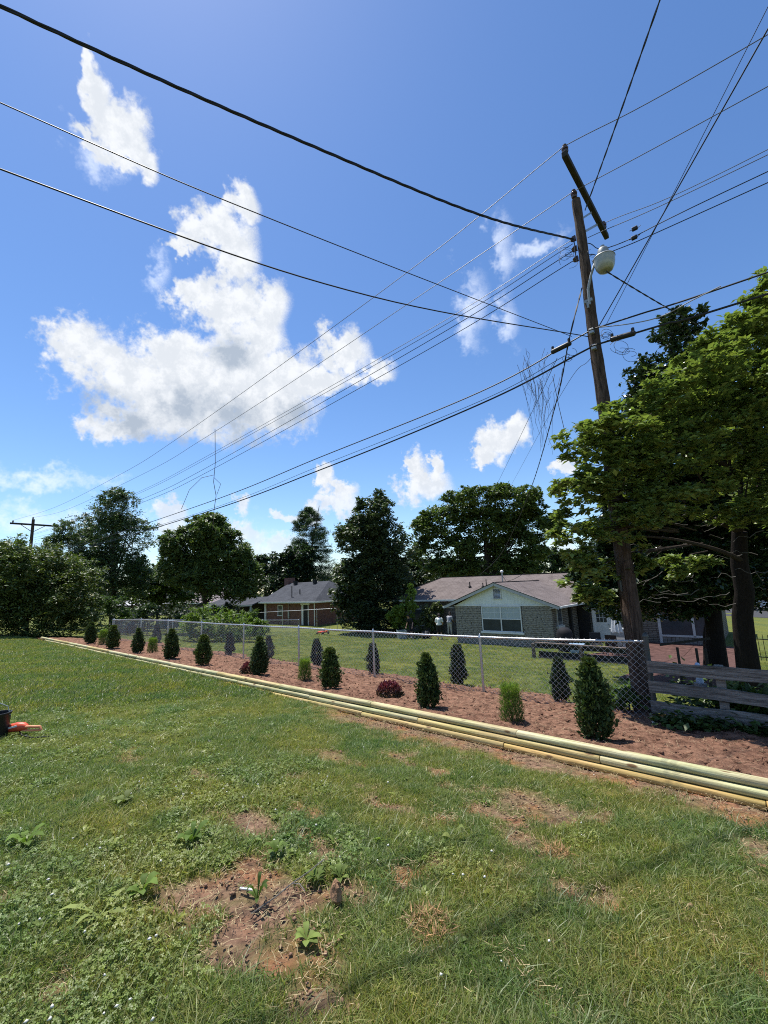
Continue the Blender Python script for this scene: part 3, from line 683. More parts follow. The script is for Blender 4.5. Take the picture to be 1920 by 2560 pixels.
# twisted service drops
wire('service_drop', 'thick twisted service cable sweeping from the pole to the upper left corner', through([Vector(W(-2.05, 8.8, 8.60)), Vector((2.08,6.62,7.95)) if False else Vector((1.85, 6.22, 7.55)), Vector((-.60, 4.85, 7.33)), Vector((-3.36, 3.13, 7.03)), Vector((-8.3, .2, 6.95)), Vector((-13, -2.8, 7.3))], 60), .0115, twist=3, pitch=.9)
wire('service_wire', 'thin black wire from the cables to the left edge, upper of two', through([Vector(W(-2.3, 8.7, 6.45)), Vector((-1.16, 4.62, 6.06)), Vector((-3.4, 3.28, 6.15)), Vector((-9, 0, 6.6))], 36), .0062)
wire('service_wire', 'black wire from the pole clamp to the left edge, lower of two', through([Vector(W(-1.98, 8.7, 6.30)), Vector((-.06, 5.35, 5.53)), Vector((-3.42, 3.38, 5.54)), Vector((-9, .1, 6.0))], 36), .0085)
wire('service_drop', 'twisted cable rising from the crossarm to the top edge of the picture', beyond(W(-1.80, 8.95, 9.25), (3.79,4.42,8.94), 2.4, .12), .009, twist=2, pitch=.6)
wire('service_wire', 'thick black wire rising steeply from the cable clamp to the upper right corner', beyond(W(-1.75, 8.55, 6.36), (4.85,4.17,8.07), 2.2, .05), .0095)
wire('service_wire', 'thin black wire beside the steep wire to the upper right corner', beyond(W(-1.62, 8.55, 6.34), (4.87,4.12,8.35), 2.2, .05), .005)
wire('service_drop', 'twisted cable from the yard light down into the right-hand trees', beyond(W(-1.5, 8.55, 7.40), (8.46,9.76,7.39), 1.9, .15), .009, twist=2, pitch=.5)
wire('service_drop', 'twisted cable from the pole down to the roof of the grey house', through([Vector(W(-2.02, 8.8, 7.45)), Vector((3.82,7.92,6.29)), Vector((4.43,10.43,5.84)), Vector((6.02,17.67,5.06)), Vector((7.19,27.10,3.28)), Vector((7.24,33.89,2.17))], 50), .010, twist=2, pitch=.8)
wire('service_wire', 'drop wire slanting from the left splice case behind the big tree', through([Vector(W(-2.6, 8.6, 6.05)), Vector((4.57,12.34,6.58)), Vector((6.67,25.45,7.03)), Vector((9.68,47.75,7.13))], 40), .007)
wire('service_wire', 'thin drop wire slanting from the pole toward the big tree', through([Vector(W(-2.0, 8.7, 5.85)), Vector((4.60,10.37,6.19)), Vector((7.29,23.40,7.12)), Vector((11.95,47.54,8.35))], 40), .005)
# dead vines caught on the cables
twig = mat('dead_vine', (.10, .075, .06), .9)
rr = random.Random(5)
def vines(c, w, h, n, lab):
    m = MB(); c = Vector(c)
    for k in range(n):
        x = rr.gauss(0, w * .4); z = rr.uniform(-.15, .5) * h; L = rr.uniform(.25, .9) * h; q = []; y = rr.gauss(0, .05)
        for j in range(9):
            q.append((x, y, z)); x += rr.gauss(0, .055 * w) - .1 * x; z -= L / 8; y += rr.gauss(0, .02)
        m.tube(q, [.0042 - .0003 * j for j in range(9)], 4)
    o = m.build('dead_vine', twig); o.location = c; return tag(o, lab, 'vine')
vines((3.33,8.49,5.64), .55, 1.7, 34, 'tangle of dead vines hanging on the cables left of the pole')
m = MB(); c0 = Vector((-7.04,17.47,5.55)); m.tube([(0, 0, 2.9), (.05, 0, 1.4), (.0, 0, .6), (.12, 0, 0), (.05, 0, -.6), (.02, 0, -1.4)], .012, 4); m.tube([(0, 0, .9), (-.5, .0, .8), (-1.0, 0, .3), (-1.3, 0, -.5)], .010, 4); m.tube([(0, 0, .8), (.3, 0, .5), (.15, 0, .05)], .009, 4)
o = m.build('dead_vine', twig); o.location = c0; tag(o, 'single dry vine strand dangling over the far left cables', 'vine')
m = MB(); m.tube([(0, 0, .9), (.06, 0, .2), (.14, 0, -.5), (.16, 0, -.75)], .006, 4); m.tube([(.16, 0, -.72), (.4, 0, -.74), (.9, .1, -.73)], .003, 4)
o = m.build('dead_vine', twig); o.location = (3.57,8.29,4.80); tag(o, 'thin dry strand dangling between the drop wires and the dogwood', 'vine')
# ============================================================ HOUSES
white = mat('white_paint', (.70, .71, .69), .55, 0, .3, .10, 3)
cream = mat('pale_siding', (.74, .77, .72), .6, 0, .3, .08, 3)
trim_grey = mat('grey_trim', (.42, .43, .42), .6, 0, .3, .12, 3)
gutter_m = mat('white_gutter', (.74, .74, .72), .4, .1, .4, .08, 3)
glass = mat('dark_window_glass', (.040, .050, .058), .12, 0, .3, .3, 2)
blind = mat('pale_window_blind', (.40, .45, .45), .6, 0, .3, .12, 6)
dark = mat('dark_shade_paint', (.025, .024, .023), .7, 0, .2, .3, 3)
def roof_mat(name, lo, hi, course):
    m = bpy.data.materials.new(name); m.use_nodes = True; t = m.node_tree; T = NT(t); b = t.nodes['Principled BSDF']
    oc = T.n('ShaderNodeTexCoord').outputs['Object']
    br = T.n('ShaderNodeTexBrick'); t.links.new(T.vm('MULTIPLY', oc, (1, 1, 1)), br.inputs['Vector'])
    br.inputs['Scale'].default_value = 1.0; br.inputs['Brick Width'].default_value = .33; br.inputs['Row Height'].default_value = course; br.inputs['Mortar Size'].default_value = .012
    br.inputs['Color1'].default_value = lo + (1,); br.inputs['Color2'].default_value = hi + (1,); br.inputs['Mortar'].default_value = tuple(c * .62 for c in lo) + (1,)
    n = T.sstep(T.noise(oc, 1.1, 5, .6), .3, .7); c = T.mix(T.m('MULTIPLY', n, .5), br.outputs['Color'], tuple(c * 1.2 for c in hi) + (1,))
    c = T.mix(T.m('MULTIPLY', T.sstep(T.noise(T.vm('MULTIPLY', oc, (2.5, .25, 1)), 1.6, 4, .6), .5, .7), .35), c, tuple(c * .6 for c in lo) + (1,))
    t.links.new(c, b.inputs['Base Color']); b.inputs['Roughness'].default_value = .9; b.inputs['Specular IOR Level'].default_value = .2
    bp = T.n('ShaderNodeBump'); bp.inputs['Strength'].default_value = .5; bp.inputs['Distance'].default_value = .01
    t.links.new(br.outputs['Fac'], bp.inputs['Height']); bp.invert = True; t.links.new(bp.outputs[0], b.inputs['Normal'])
    return m
roof_brown = roof_mat('brown_shingles', (.112, .090, .084), (.165, .137, .128), .16)
roof_slate = roof_mat('slate_grey_shingles', (.040, .043, .052), (.062, .066, .076), .16)
def brick_mat(name, c1, c2, mortar, bw, rh, ms):
    m = bpy.data.materials.new(name); m.use_nodes = True; t = m.node_tree; T = NT(t); b = t.nodes['Principled BSDF']
    oc = T.n('ShaderNodeTexCoord').outputs['Object']; sx = T.n('ShaderNodeSeparateXYZ'); t.links.new(oc, sx.inputs[0])
    cbn = T.n('ShaderNodeCombineXYZ'); t.links.new(T.m('ADD', sx.outputs[0], sx.outputs[1]), cbn.inputs[0]); t.links.new(sx.outputs[2], cbn.inputs[1])
    br = T.n('ShaderNodeTexBrick'); t.links.new(cbn.outputs[0], br.inputs['Vector']); br.inputs['Scale'].default_value = 1
    br.inputs['Brick Width'].default_value = bw; br.inputs['Row Height'].default_value = rh; br.inputs['Mortar Size'].default_value = ms; br.inputs['Mortar Smooth'].default_value = .3
    br.inputs['Color1'].default_value = c1 + (1,); br.inputs['Color2'].default_value = c2 + (1,); br.inputs['Mortar'].default_value = mortar + (1,)
    c = T.mix(T.m('MULTIPLY', T.sstep(T.noise(oc, 3.5, 5, .65), .35, .7), .55), br.outputs['Color'], T.mix(1.0, br.outputs['Color'], (.55, .55, .55, 1), 'MULTIPLY'))
    t.links.new(c, b.inputs['Base Color']); b.inputs['Roughness'].default_value = .9; b.inputs['Specular IOR Level'].default_value = .15
    bp = T.n('ShaderNodeBump'); bp.inputs['Strength'].default_value = .9; bp.inputs['Distance'].default_value = .02; bp.invert = True
    t.links.new(br.outputs['Fac'], bp.inputs['Height']); t.links.new(bp.outputs[0], b.inputs['Normal'])
    return m
stone_wall_m = brick_mat('grey_ledge_stone', (.16, .147, .124), (.24, .222, .188), (.06, .05, .045), .42, .10, .014)
red_brick = brick_mat('red_brick', (.19, .075, .058), (.27, .12, .09), (.20, .17, .15), .215, .075, .010)
stone_m = mat('ledge_stone', (.205, .188, .158), .9, 0, .15, .45, 1.7, .5, 14, var2=(.31, .29, .25))

# ---- grey stone ranch house
HZ = -2.28
hb = (-12.3, 28.0, HZ)
house = site_thing('stone_house', 'low grey stone ranch house with brown shingle roof and white gable wing', 'house', hb)
def hp(m, name, mt, parent=None, **kw):
    o = m.put(name, mt, parent or house, hb, **kw); return o
def child_of(o_parent, m, name, mt, **kw):
    return m.put(name, mt, o_parent, hb, **kw)
WL, WR, WF = -15.5, -9.25, 24.6      # wing
m = UB(); m.box((WL, WF, HZ - .3), (WR, 29.2, .17)); wing = hp(m, 'wall', stone_wall_m)
m = UB(); m.box((-24.6, 29.0, HZ - .3), (WL - .002, 36, .30)); hp(m, 'wall', stone_wall_m)
m = UB(); m.box((WR + .002, 29.0, HZ - .6), (-2.35, 36, .30)); rwall = hp(m, 'wall', stone_wall_m)
# stones of the gable wall, one by one, proud of the joint bed
stones = []
rr = random.Random(11)
def stone_shape(k):
    q = random.Random(100 + k); m = MB(); j = lambda a: a + q.uniform(-.06, .06)
    front = [(j(-.47), -.5, j(-.42)), (j(.0), -.62, j(-.46)), (j(.47), -.5, j(-.40)), (j(.47), -.55, j(.40)), (j(.0), -.7, j(.46)), (j(-.47), -.5, j(.42))]
    back = [(p[0] * 1.03, .6, p[2] * 1.05) for p in front]
    m.add(front + back, [(0, 1, 4, 5), (1, 2, 3, 4)] + [(i, i + 6, (i + 1) % 6 + 6, (i + 1) % 6) for i in range(6)])
    me = bpy.data.meshes.new('stone'); me.from_pydata(m.v, [], m.f); me.update(); me.materials.append(stone_m); return me
smesh = [stone_shape(k) for k in range(7)]
z = HZ - .04; row = 0
while z < .14:
    h = rr.uniform(.085, .125); u = WL + .02 - rr.uniform(0, .2)
    while u < WR - .05:
        L = rr.uniform(.28, .62); a, b_ = max(u, WL + .01), min(u + L, WR - .01); zc = z + h / 2
        if zc < .135 and b_ - a > .07:
            segs = [(a, b_)]
            if -1.50 < zc < .20:
                segs = [s for s in ((a, min(b_, -13.66)), (max(a, -10.98), b_)) if s[1] - s[0] > .06]
            for a2, b2 in segs:
                o = link('stone', smesh[rr.randrange(7)], None, wing)
                o.location = ((a2 + b2) / 2 - hb[0], WF - .012 - hb[1], zc - hb[2])
                o.scale = ((b2 - a2) - .003, .050 * rr.uniform(.5, 1.4), h * rr.uniform(.95, 1.03)); o.rotation_euler[1] = rr.uniform(-.02, .02)
        u += L
    z += h
# twin window of the wing
def window(u0, u1, v, z0, z1, mull=1, parent=None, lower_dark=True, fr=.055, face=-1):
    m = UB(); d = face
    fw = UB()
    for a, b_ in (((u0, z0), (u0 + fr, z1)), ((u1 - fr, z0), (u1, z1)), ((u0 + fr, z1 - fr), (u1 - fr, z1)), ((u0 + fr, z0), (u1 - fr, z0 + fr * .8))):
        fw.box((a[0], v - .05, a[1]), (b_[0], v + .06, b_[1]))
    win = hp(fw, 'window', white, parent)
    n = mull + 1; w = (u1 - u0 - 2 * fr) / n
    for k in range(n):
        a, b_ = u0 + fr + k * w, u0 + fr + (k + 1) * w
        if k: 
            mm = UB(); mm.box((a - .03, v - .055, z0 + fr), (a + .03, v + .05, z1 - fr)); child_of(win, mm, 'mullion', white); a += .03
        if k < n - 1: b_ -= .03
        zm = (z0 + z1) / 2
        g = UB(); g.box((a, v - .012, zm + .025), (b_, v + .0, z1 - fr)); child_of(win, g, 'upper_pane', blind)
        g = UB(); g.box((a, v - .002, z0 + fr), (b_, v + .01, zm - .025)); child_of(win, g, 'lower_pane', glass if lower_dark else blind)
        g = UB(); g.box((a, v - .03, zm - .025), (b_, v + .02, zm + .025)); child_of(win, g, 'sash_rail', white)
        for q in (.33, .67):
            g = UB(); g.box((a + (b_ - a) * q - .008, v - .022, zm + .03), (a + (b_ - a) * q + .008, v - .013, z1 - fr)); child_of(win, g, 'muntin', white)
        g = UB(); g.box((a, v - .021, (zm + z1) / 2 - .008), (b_, v - .0135, (zm + z1) / 2 + .008)); child_of(win, g, 'muntin', white)
    return win
win = window(-13.60, -11.04, WF - .035, -1.36, .12)
g = UB(); g.box((-13.70, WF - .14, -1.47), (-10.94, WF + .0, -1.365)); child_of(win, g, 'sill', white)
# gable of vertical boards with louvred vent
RU, RZ = -12.5, 1.56
m = UB(); m.add([(WL - .02, WF - .03, .165), (WR + .02, WF - .03, .165), (RU, WF - .03, RZ - .07), (WL - .02, WF + .1, .165), (WR + .02, WF + .1, .165), (RU, WF + .1, RZ - .07)], [(0, 1, 2), (5, 4, 3), (0, 3, 4, 1), (1, 4, 5, 2), (2, 5, 3, 0)])
gable = hp(m, 'gable', cream)
for k in range(30):
    u = WL + .1 + k * .21
    top = RZ - .10 - abs(u - RU) * .44
    if top > .24: m = UB(); m.box((u - .006, WF - .037, .17), (u + .006, WF - .031, top)); child_of(gable, m, 'batten', cream)
m = UB(); m.box((WL - .05, WF - .055, .13), (WR + .05, WF - .034, .20)); child_of(gable, m, 'frieze_board', white)
m = UB(); m.box((-12.74, WF - .085, .58), (-12.70, WF - .04, 1.20)); m.box((-12.24, WF - .085, .58), (-12.20, WF - .04, 1.20)); m.box((-12.70, WF - .085, 1.15), (-12.24, WF - .04, 1.20)); m.box((-12.76, WF - .09, .54), (-12.18, WF - .04, .58))
vent = hp(m, 'gable_vent', white)
m = UB(); m.box((-12.70, WF - .045, .58), (-12.24, WF - .039, 1.15)); child_of(vent, m, 'vent_screen', dark)
for k in range(8):
    z0 = .60 + k * .069; m = UB(); m.add([(-12.70, WF - .046, z0 + .025), (-12.24, WF - .046, z0 + .025), (-12.24, WF - .08, z0), (-12.70, WF - .08, z0), (-12.70, WF - .046, z0 + .035), (-12.24, WF - .046, z0 + .035), (-12.24, WF - .08, z0 + .01), (-12.70, WF - .08, z0 + .01)], [(0, 1, 2, 3), (7, 6, 5, 4), (3, 2, 6, 7), (0, 4, 5, 1)])
    child_of(vent, m, 'louvre', white)
# roofs
FRONT = WF - .32
def wing_z(u): return RZ - abs(u - RU) * .372
EL, ER = -16.15, -8.72
m = UB(); m.slab([(EL, FRONT, wing_z(EL)), (RU, FRONT, RZ), (RU, 31.6, RZ), (EL, 31.6, wing_z(EL))], .09); roofw = hp(m, 'roof', roof_brown)
m = UB(); m.slab([(RU, FRONT, RZ + .002), (ER, FRONT, wing_z(ER)), (ER, 31.6, wing_z(ER)), (RU, 31.6, RZ + .002)], .09); hp(m, 'roof', roof_brown)
m = UB(); m.beam((RU, FRONT + .02, RZ + .012), (RU, 31.2, RZ + .012), .16, .03); child_of(roofw, m, 'ridge_cap', dark)
for a, b_ in (((EL, wing_z(EL)), (RU, RZ)), ((ER, wing_z(ER)), (RU, RZ))):
    m = UB(); m.beam((a[0], FRONT - .014, a[1] - .10), (b_[0], FRONT - .014, b_[1] - .10), .026, .20); hp(m, 'rake_board', trim_grey)
    m = UB(); m.beam((a[0], FRONT - .032, a[1] - .012), (b_[0], FRONT - .032, b_[1] - .012), .03, .035); hp(m, 'drip_edge', dark)
for u in (ER + .02, EL - .02):
    m = UB(); s = 1 if u > RU else -1
    m.add([(u, FRONT, wing_z(ER) - .02), (u + .11 * s, FRONT, wing_z(ER) - .02), (u + .09 * s, FRONT, wing_z(ER) - .13), (u, FRONT, wing_z(ER) - .13), (u, 28.55, wing_z(ER) - .02), (u + .11 * s, 28.55, wing_z(ER) - .02), (u + .09 * s, 28.55, wing_z(ER) - .13), (u, 28.55, wing_z(ER) - .13)],
          [(0, 1, 2, 3), (7, 6, 5, 4), (0, 4, 5, 1), (1, 5, 6, 2), (2, 6, 7, 3), (3, 7, 4, 0)]); hp(m, 'gutter', gutter_m)
m = UB(); m.box((EL + .05, FRONT + .03, wing_z(EL) - .14), (WL, 28.9, wing_z(EL) - .10)); m.box((WR, FRONT + .03, wing_z(ER) - .14), (ER - .05, 28.9, wing_z(ER) - .10)); hp(m, 'soffit', trim_grey)
# main hip roof
mv0, mv1, mrv, mrz, mez = 28.5, 36.5, 32.5, 2.15, .42
m = UB(); m.slab([(-25.1, mv0, mez), (-1.9, mv0, mez), (-5.2, mrv, mrz - .18), (-21.6, mrv, mrz)], .1); mroof = hp(m, 'roof', roof_brown)
m = UB(); m.slab([(-25.1, mv1, mez), (-25.1, mv0 + .002, mez - .002), (-21.6, mrv, mrz - .002)], .1); hp(m, 'roof', roof_brown)
m = UB(); m.slab([(-1.9, mv1, mez), (-25.1, mv1 + .002, mez), (-21.6, mrv, mrz), (-5.2, mrv, mrz - .18)], .1); hp(m, 'roof', roof_brown)
m = UB(); m.slab([(-1.9, mv0 + .002, mez - .002), (-1.9, mv1, mez - .002), (-5.2, mrv, mrz - .182)], .1); hp(m, 'roof', roof_brown)
m = UB(); m.beam((-21.6, mrv, mrz + .01), (-5.2, mrv, mrz - .17), .18, .035); child_of(mroof, m, 'ridge_cap', dark)
m = UB(); m.beam((-25.1, mv0, mez + .012), (-21.6, mrv, mrz + .012), .16, .03); child_of(mroof, m, 'hip_cap', dark)
m = UB(); m.box((-25.1, mv0 - .11, mez - .15), (EL + .3, mv0 - .002, mez - .02)); hp(m, 'gutter', gutter_m)
m = UB(); m.box((ER + .15, mv0 - .11, mez - .15), (-1.9, mv0 - .002, mez - .02)); hp(m, 'gutter', gutter_m)
m = UB(); m.box((-25, mv0, mez - .16), (EL + .3, 29.0, mez - .12)); m.box((ER + .1, mv0, mez - .16), (-2.0, 29.0, mez - .12)); hp(m, 'soffit', trim_grey)
# vents, pipes and service mast on the roof
def on_main(u, v): return mez + (v - mv0) / (mrv - mv0) * (mrz - mez)
for u, v, h, r in ((-17.75, 30.5, .36, .045), (-16.55, 30.4, .30, .04), (-16.28, 30.45, .52, .035)):
    m = UB(); z0 = on_main(u, v); m.lathe((u, v, z0), [(.13, -.06), (.12, .02), (r, .10), (r, h), (r * .6, h + .01)], 10); hp(m, 'vent_pipe', dark, smooth=True)
MU, MV = -14.75, 30.1; z0 = on_main(MU, MV)
m = UB(); m.tube([(MU, MV, z0 - .3), (MU, MV, z0 + 1.15)], .045, 10); mast = hp(m, 'service_mast', steel, smooth=True)
m = UB(); m.lathe((MU, MV, z0 + 1.12), [(.05, 0), (.11, .03), (.12, .10), (.08, .17), (.02, .19), (0, .2)], 12); child_of(mast, m, 'weatherhead', gutter_m, smooth=True)
m = UB(); m.tube([(MU + .03, MV, z0 + .9), (MU + .3, MV, z0 + .45), (MU + .7, MV + .4, z0 + .6), (MU + 1.3, MV + 1.0, z0 + 1.0)], .018, 5); child_of(mast, m, 'mast_cable', black)
# main front wall details
def door_at(u0, u1, z0, z1, v):
    m = UB(); f = .09
    m.box((u0 - f, v - .05, z0), (u0, v + .02, z1 + f)); m.box((u1, v - .05, z0), (u1 + f, v + .02, z1 + f)); m.box((u0, v - .05, z1), (u1, v + .02, z1 + f))
    dr = hp(m, 'door', white)
    m = UB(); m.box((u0, v - .02, z0), (u1, v + .0, z1)); child_of(dr, m, 'door_leaf', white)
    for i in range(3):
        for j in range(3):
            w = (u1 - u0 - .26) / 3; h = (z1 - z0) * .42 / 3; a = u0 + .13 + i * w; zz = z1 - .12 - (j + 1) * h
            m = UB(); m.box((a + .015, v - .028, zz + .015), (a + w - .015, v - .022, zz + h - .015)); child_of(dr, m, 'door_pane', glass)
    m = UB(); m.lathe((u1 - .07, v - .02, z0 + .95), [(.02, 0), (.02, .04), (.035, .05), (.03, .08), (0, .085)], 10, (0, -1, 0)); child_of(dr, m, 'door_knob', steel)
door_at(-8.36, -7.5, HZ + .12, -.12, 28.96)
m = UB(); m.box((WR - .001, 27.1, HZ), (WR + .16, 27.35, .05)); hp(m, 'porch_post', dark)
m = UB(); m.box((-9.2, 28.7, HZ), (-8.6, 28.99, .2)); hp(m, 'recess_shade_block', dark)  # dark block on the wall stands in for the shade of a recess
# side window of the wing
m = UB(); m.box((WR - .01, 25.15, -1.0), (WR + .06, 25.9, .02)); sw = hp(m, 'window', trim_grey)
m = UB(); m.box((WR + .05, 25.22, -.95), (WR + .068, 25.83, -.02)); child_of(sw, m, 'pane', glass)
m = UB(); m.box((WR - .01, 25.0, -1.12), (WR + .14, 26.0, -1.002)); child_of(sw, m, 'sill', trim_grey)
# left part of main front: dark window and downspout
m = UB(); m.box((-17.6, 28.95, -1.55), (-16.6, 29.01, -.35)); w2 = hp(m, 'window', trim_grey)
m = UB(); m.box((-17.5, 28.93, -1.45), (-16.7, 28.948, -.45)); child_of(w2, m, 'pane', glass)
m = UB(); m.box((-18.0, 28.86, HZ), (-17.9, 28.98, .28)); hp(m, 'downspout', gutter_m)
m = UB(); m.box((-22.6, 28.95, -1.7), (-21.2, 29.01, -.3)); w3 = hp(m, 'window', trim_grey)
m = UB(); m.box((-22.5, 28.93, -1.6), (-21.3, 28.948, -.4)); child_of(w3, m, 'pane', glass)
m = UB(); m.box((-17.3, 28.5, .0), (-17.1, 28.98, .12)); m.box((-17.34, 28.42, -.1), (-17.06, 28.62, .06)); hp(m, 'flood_light', gutter_m, bev=.02)
# right part: big window with vertical boards below
m = UB(); m.box((-5.0, 28.90, HZ - .1), (-4.86, 28.99, -.25)); m.box((-3.42, 28.90, -1.8), (-3.30, 28.99, -.25)); m.box((-4.86, 28.90, -1.78), (-2.5, 28.99, -1.68)); m.box((-4.86, 28.90, -.35), (-2.5, 28.99, -.25)); bw = hp(m, 'window', trim_grey)
m = UB(); m.box((-4.86, 28.95, -1.68), (-3.42, 28.98, -.35)); m.box((-3.30, 28.95, -1.68), (-2.5, 28.98, -.35)); child_of(bw, m, 'pane', glass)
for k in range(12):
    m = UB(); u = -4.84 + k * .195; m.box((u, 28.93 - .01 * (k % 2), HZ - .2), (u + .18, 28.985, -1.785)); hp(m, 'vertical_board', oldwood)

# basketball hoop on the left eave of the wing
hpos = W(-16.05, 24.9, .32)
hoop = thing('basketball_hoop', 'black basketball hoop ring fixed at the eave of the stone house', 'basketball hoop', hpos, ANG)
m = MB(); m.tube([(-.45 + .23 * math.cos(a * math.pi / 10), .23 * math.sin(a * math.pi / 10), .1) for a in range(21)], .02, 6); m.build('ring', black, hoop, smooth=True)
m = MB(); m.beam((-.22, 0, .1), (.02, 0, .06), .05, .05); m.beam((0, 0, .12), (.05, 0, -.28), .06, .05); m.build('bracket', black, hoop)

# ---- red brick house at left
LU1, LV = -36.0, 30.0; LZ = -2.3
lb_ = (-42, 33, LZ)
bh = site_thing('brick_house', 'red brick house with dark slate-grey hip roof behind the left trees', 'house', lb_)
def lp(m, name, mt, parent=None, **kw): return m.put(name, mt, parent or bh, lb_, **kw)
m = UB(); m.box((-45.2, LV, LZ - .4), (LU1, 38, .20)); lp(m, 'wall', red_brick)
m = UB(); m.slab([(-45.8, 29.5, .33), (-35.5, 29.5, .33), (-38.3, 34, 2.45), (-45.8, 34, 2.45)], .1); lr = lp(m, 'roof', roof_slate)
m = UB(); m.slab([(-35.5, 29.5, .328), (-35.5, 38.5, .328), (-38.3, 34, 2.448)], .1); lp(m, 'roof', roof_slate)
m = UB(); m.slab([(-35.5, 38.5, .33), (-45.8, 38.5, .33), (-45.8, 34, 2.45), (-38.3, 34, 2.45)], .1); lp(m, 'roof', roof_slate)
m = UB(); m.box((-45.8, 29.38, .17), (-35.5, 29.5, .32)); m.box((-35.5, 29.38, .17), (-35.38, 38.5, .32)); lp(m, 'gutter', gutter_m)
m = UB(); m.box((-45.7, 29.5, .12), (-35.6, 30, .17)); m.box((-36, 30, .12), (-35.6, 38, .17)); lp(m, 'soffit', trim_grey)
for u in (-43.9, -40.2):
    m = UB(); m.box((u - .2, 33.3, 2.2), (u + .2, 33.65, 2.62)); m.box((u - .26, 33.25, 2.56), (u + .26, 33.7, 2.66)); lp(m, 'roof_vent', dark)
m = UB(); m.tube([(-40.55, 30.4, .7), (-40.55, 30.4, 2.0)], .05, 8); lp(m, 'service_mast', dark)
m = UB(); m.tube([(-40.0, 31.1, 1.0), (-40.0, 31.1, 1.6)], .06, 8); lp(m, 'vent_pipe', dark)
m = UB(); m.box((-46.4, 33.6, 1.2), (-45.5, 34.6, 3.1)); lp(m, 'chimney', red_brick)
def lwin(u0, u1, z0, z1):
    m = UB(); m.box((u0, LV - .06, z0), (u0 + .08, LV + .01, z1)); m.box((u1 - .08, LV - .06, z0), (u1, LV + .01, z1)); m.box((u0 + .08, LV - .06, z1 - .08), (u1 - .08, LV + .01, z1)); m.box((u0 - .04, LV - .09, z0 - .08), (u1 + .04, LV + .01, z0)); m.box((u0 + .08, LV - .05, (z0 + z1) / 2 - .03), (u1 - .08, LV + .01, (z0 + z1) / 2 + .03))
    w = lp(m, 'window', white); m = UB(); m.box((u0 + .08, LV - .03, z0), (u1 - .08, LV - .01, z1 - .08)); lp(m, 'pane', glass, w)
lwin(-42.6, -41.7, -1.2, -.05)
m = UB(); m.box((-40.62, LV - .12, -1.5), (-40.4, LV - .002, -.75)); lp(m, 'meter_box', steel)
m = UB(); m.tube([(-40.5, LV - .06, -.75), (-40.5, LV - .06, .15)], .03, 6); m.tube([(-40.5, LV - .06, -2.2), (-40.5, LV - .06, -1.5)], .025, 6); lp(m, 'conduit', steel)
m = UB(); m.box((-38.25, LV - .08, LZ), (-37.95, LV - .002, .12)); m.box((-37.2, LV - .05, LZ), (-37.1, LV - .002, .1)); m.box((-38.4, LV - .08, -.05), (-36.9, LV - .002, .14)); dr = lp(m, 'door', white)
m = UB(); m.box((-37.95, LV - .03, LZ), (-37.2, LV - .004, -.05)); lp(m, 'door_leaf', dark, dr)
m = UB(); m.tube([(-36.05, LV - .1, .2), (-36.05, LV - .1, LZ)], .05, 6); lp(m, 'downspout', gutter_m)
m = UB(); m.box((-45.2, LV - .1, LZ), (-44.9, LV - .002, .15)); lp(m, 'corner_board', white)
# porch on the left of it
m = UB(); m.slab([(-56.5, 27.6, -.22), (-45.7, 28.6, .10), (-45.7, 31, .9), (-56.5, 31, .9)], .12); lp(m, 'porch_roof', roof_slate)
m = UB(); m.beam((-56.5, 27.55, -.33), (-45.7, 28.55, .0), .06, .16); lp(m, 'porch_fascia', trim_grey)
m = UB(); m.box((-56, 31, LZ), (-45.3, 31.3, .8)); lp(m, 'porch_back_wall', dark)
bgrey = mat('blue_grey_paint', (.30, .34, .37), .6, 0, .3, .1, 3)
for u in (-56.0, -52.6, -49.4, -46.1):
    v = 27.7 + (u + 56.5) / 10.8 * 1.0; m = UB(); m.box((u - .09, v - .09, LZ), (u + .09, v + .09, -.25 + (u + 56.5) * .03)); lp(m, 'porch_post', bgrey)
for z in (-1.35,):
    m = UB(); m.beam((-52.6, 28.0, z), (-46.1, 28.62, z), .05, .08); lp(m, 'porch_rail', bgrey)
m = UB(); m.beam((-55.5, 27.85, -1.6), (-53.2, 27.95, -.5), .05, .1); lp(m, 'stair_rail', mat('bare_wood', (.30, .22, .14), .8))
# low chain fence beside the brick house
def small_fence():
    chain_fence('chain_link_fence', 'low chain link fence and gate in front of the red brick house', [(-44.5, 24.0), (-40.5, 25.2), (-36.8, 26.4), (-33.2, 27.8), (-31.2, 28.6)], [-.72, -.58, -.47, -.36, -.30], [-2.1, -2.1, -2.1, -2.15, -2.15], skip_mesh=True)
small_fence()

# ---- farther houses
fbz = (-78, 40, -2)
fh = site_thing('far_house', 'distant house with pale brown roof glimpsed under the round left tree', 'house', fbz)
m = UB(); m.box((-84, 37, -2.5), (-72, 46, .1)); m.put('wall', mat('tan_brick', (.16, .12, .10), .9), fh, fbz)
m = UB(); m.slab([(-84.8, 36.4, .0), (-71.2, 36.4, .0), (-74.5, 41.5, 2.5), (-84.8, 41.5, 2.5)], .15); m.put('roof', mat('faded_roof', (.30, .25, .25), .9), fh, fbz)
m = UB(); m.slab([(-71.2, 36.4, .0), (-71.2, 46.6, .0), (-74.5, 41.5, 2.5)], .15); m.put('roof', mat('faded_roof', (.30, .25, .25)), fh, fbz)
m = UB(); m.box((-84.8, 36.25, -.18), (-71.2, 36.4, -.01)); m.put('gutter', gutter_m, fh, fbz)
fb2 = W(-95, 36, -2)
fh2 = thing('far_house', 'far pale roof showing through the gap left of the tall locust tree', 'house', fb2, ANG)
m = MB(); m.box((-6, -4, -.5), (6, 4, 2.0)); m.build('wall', mat('tan_brick', (.16, .12, .10)), fh2)
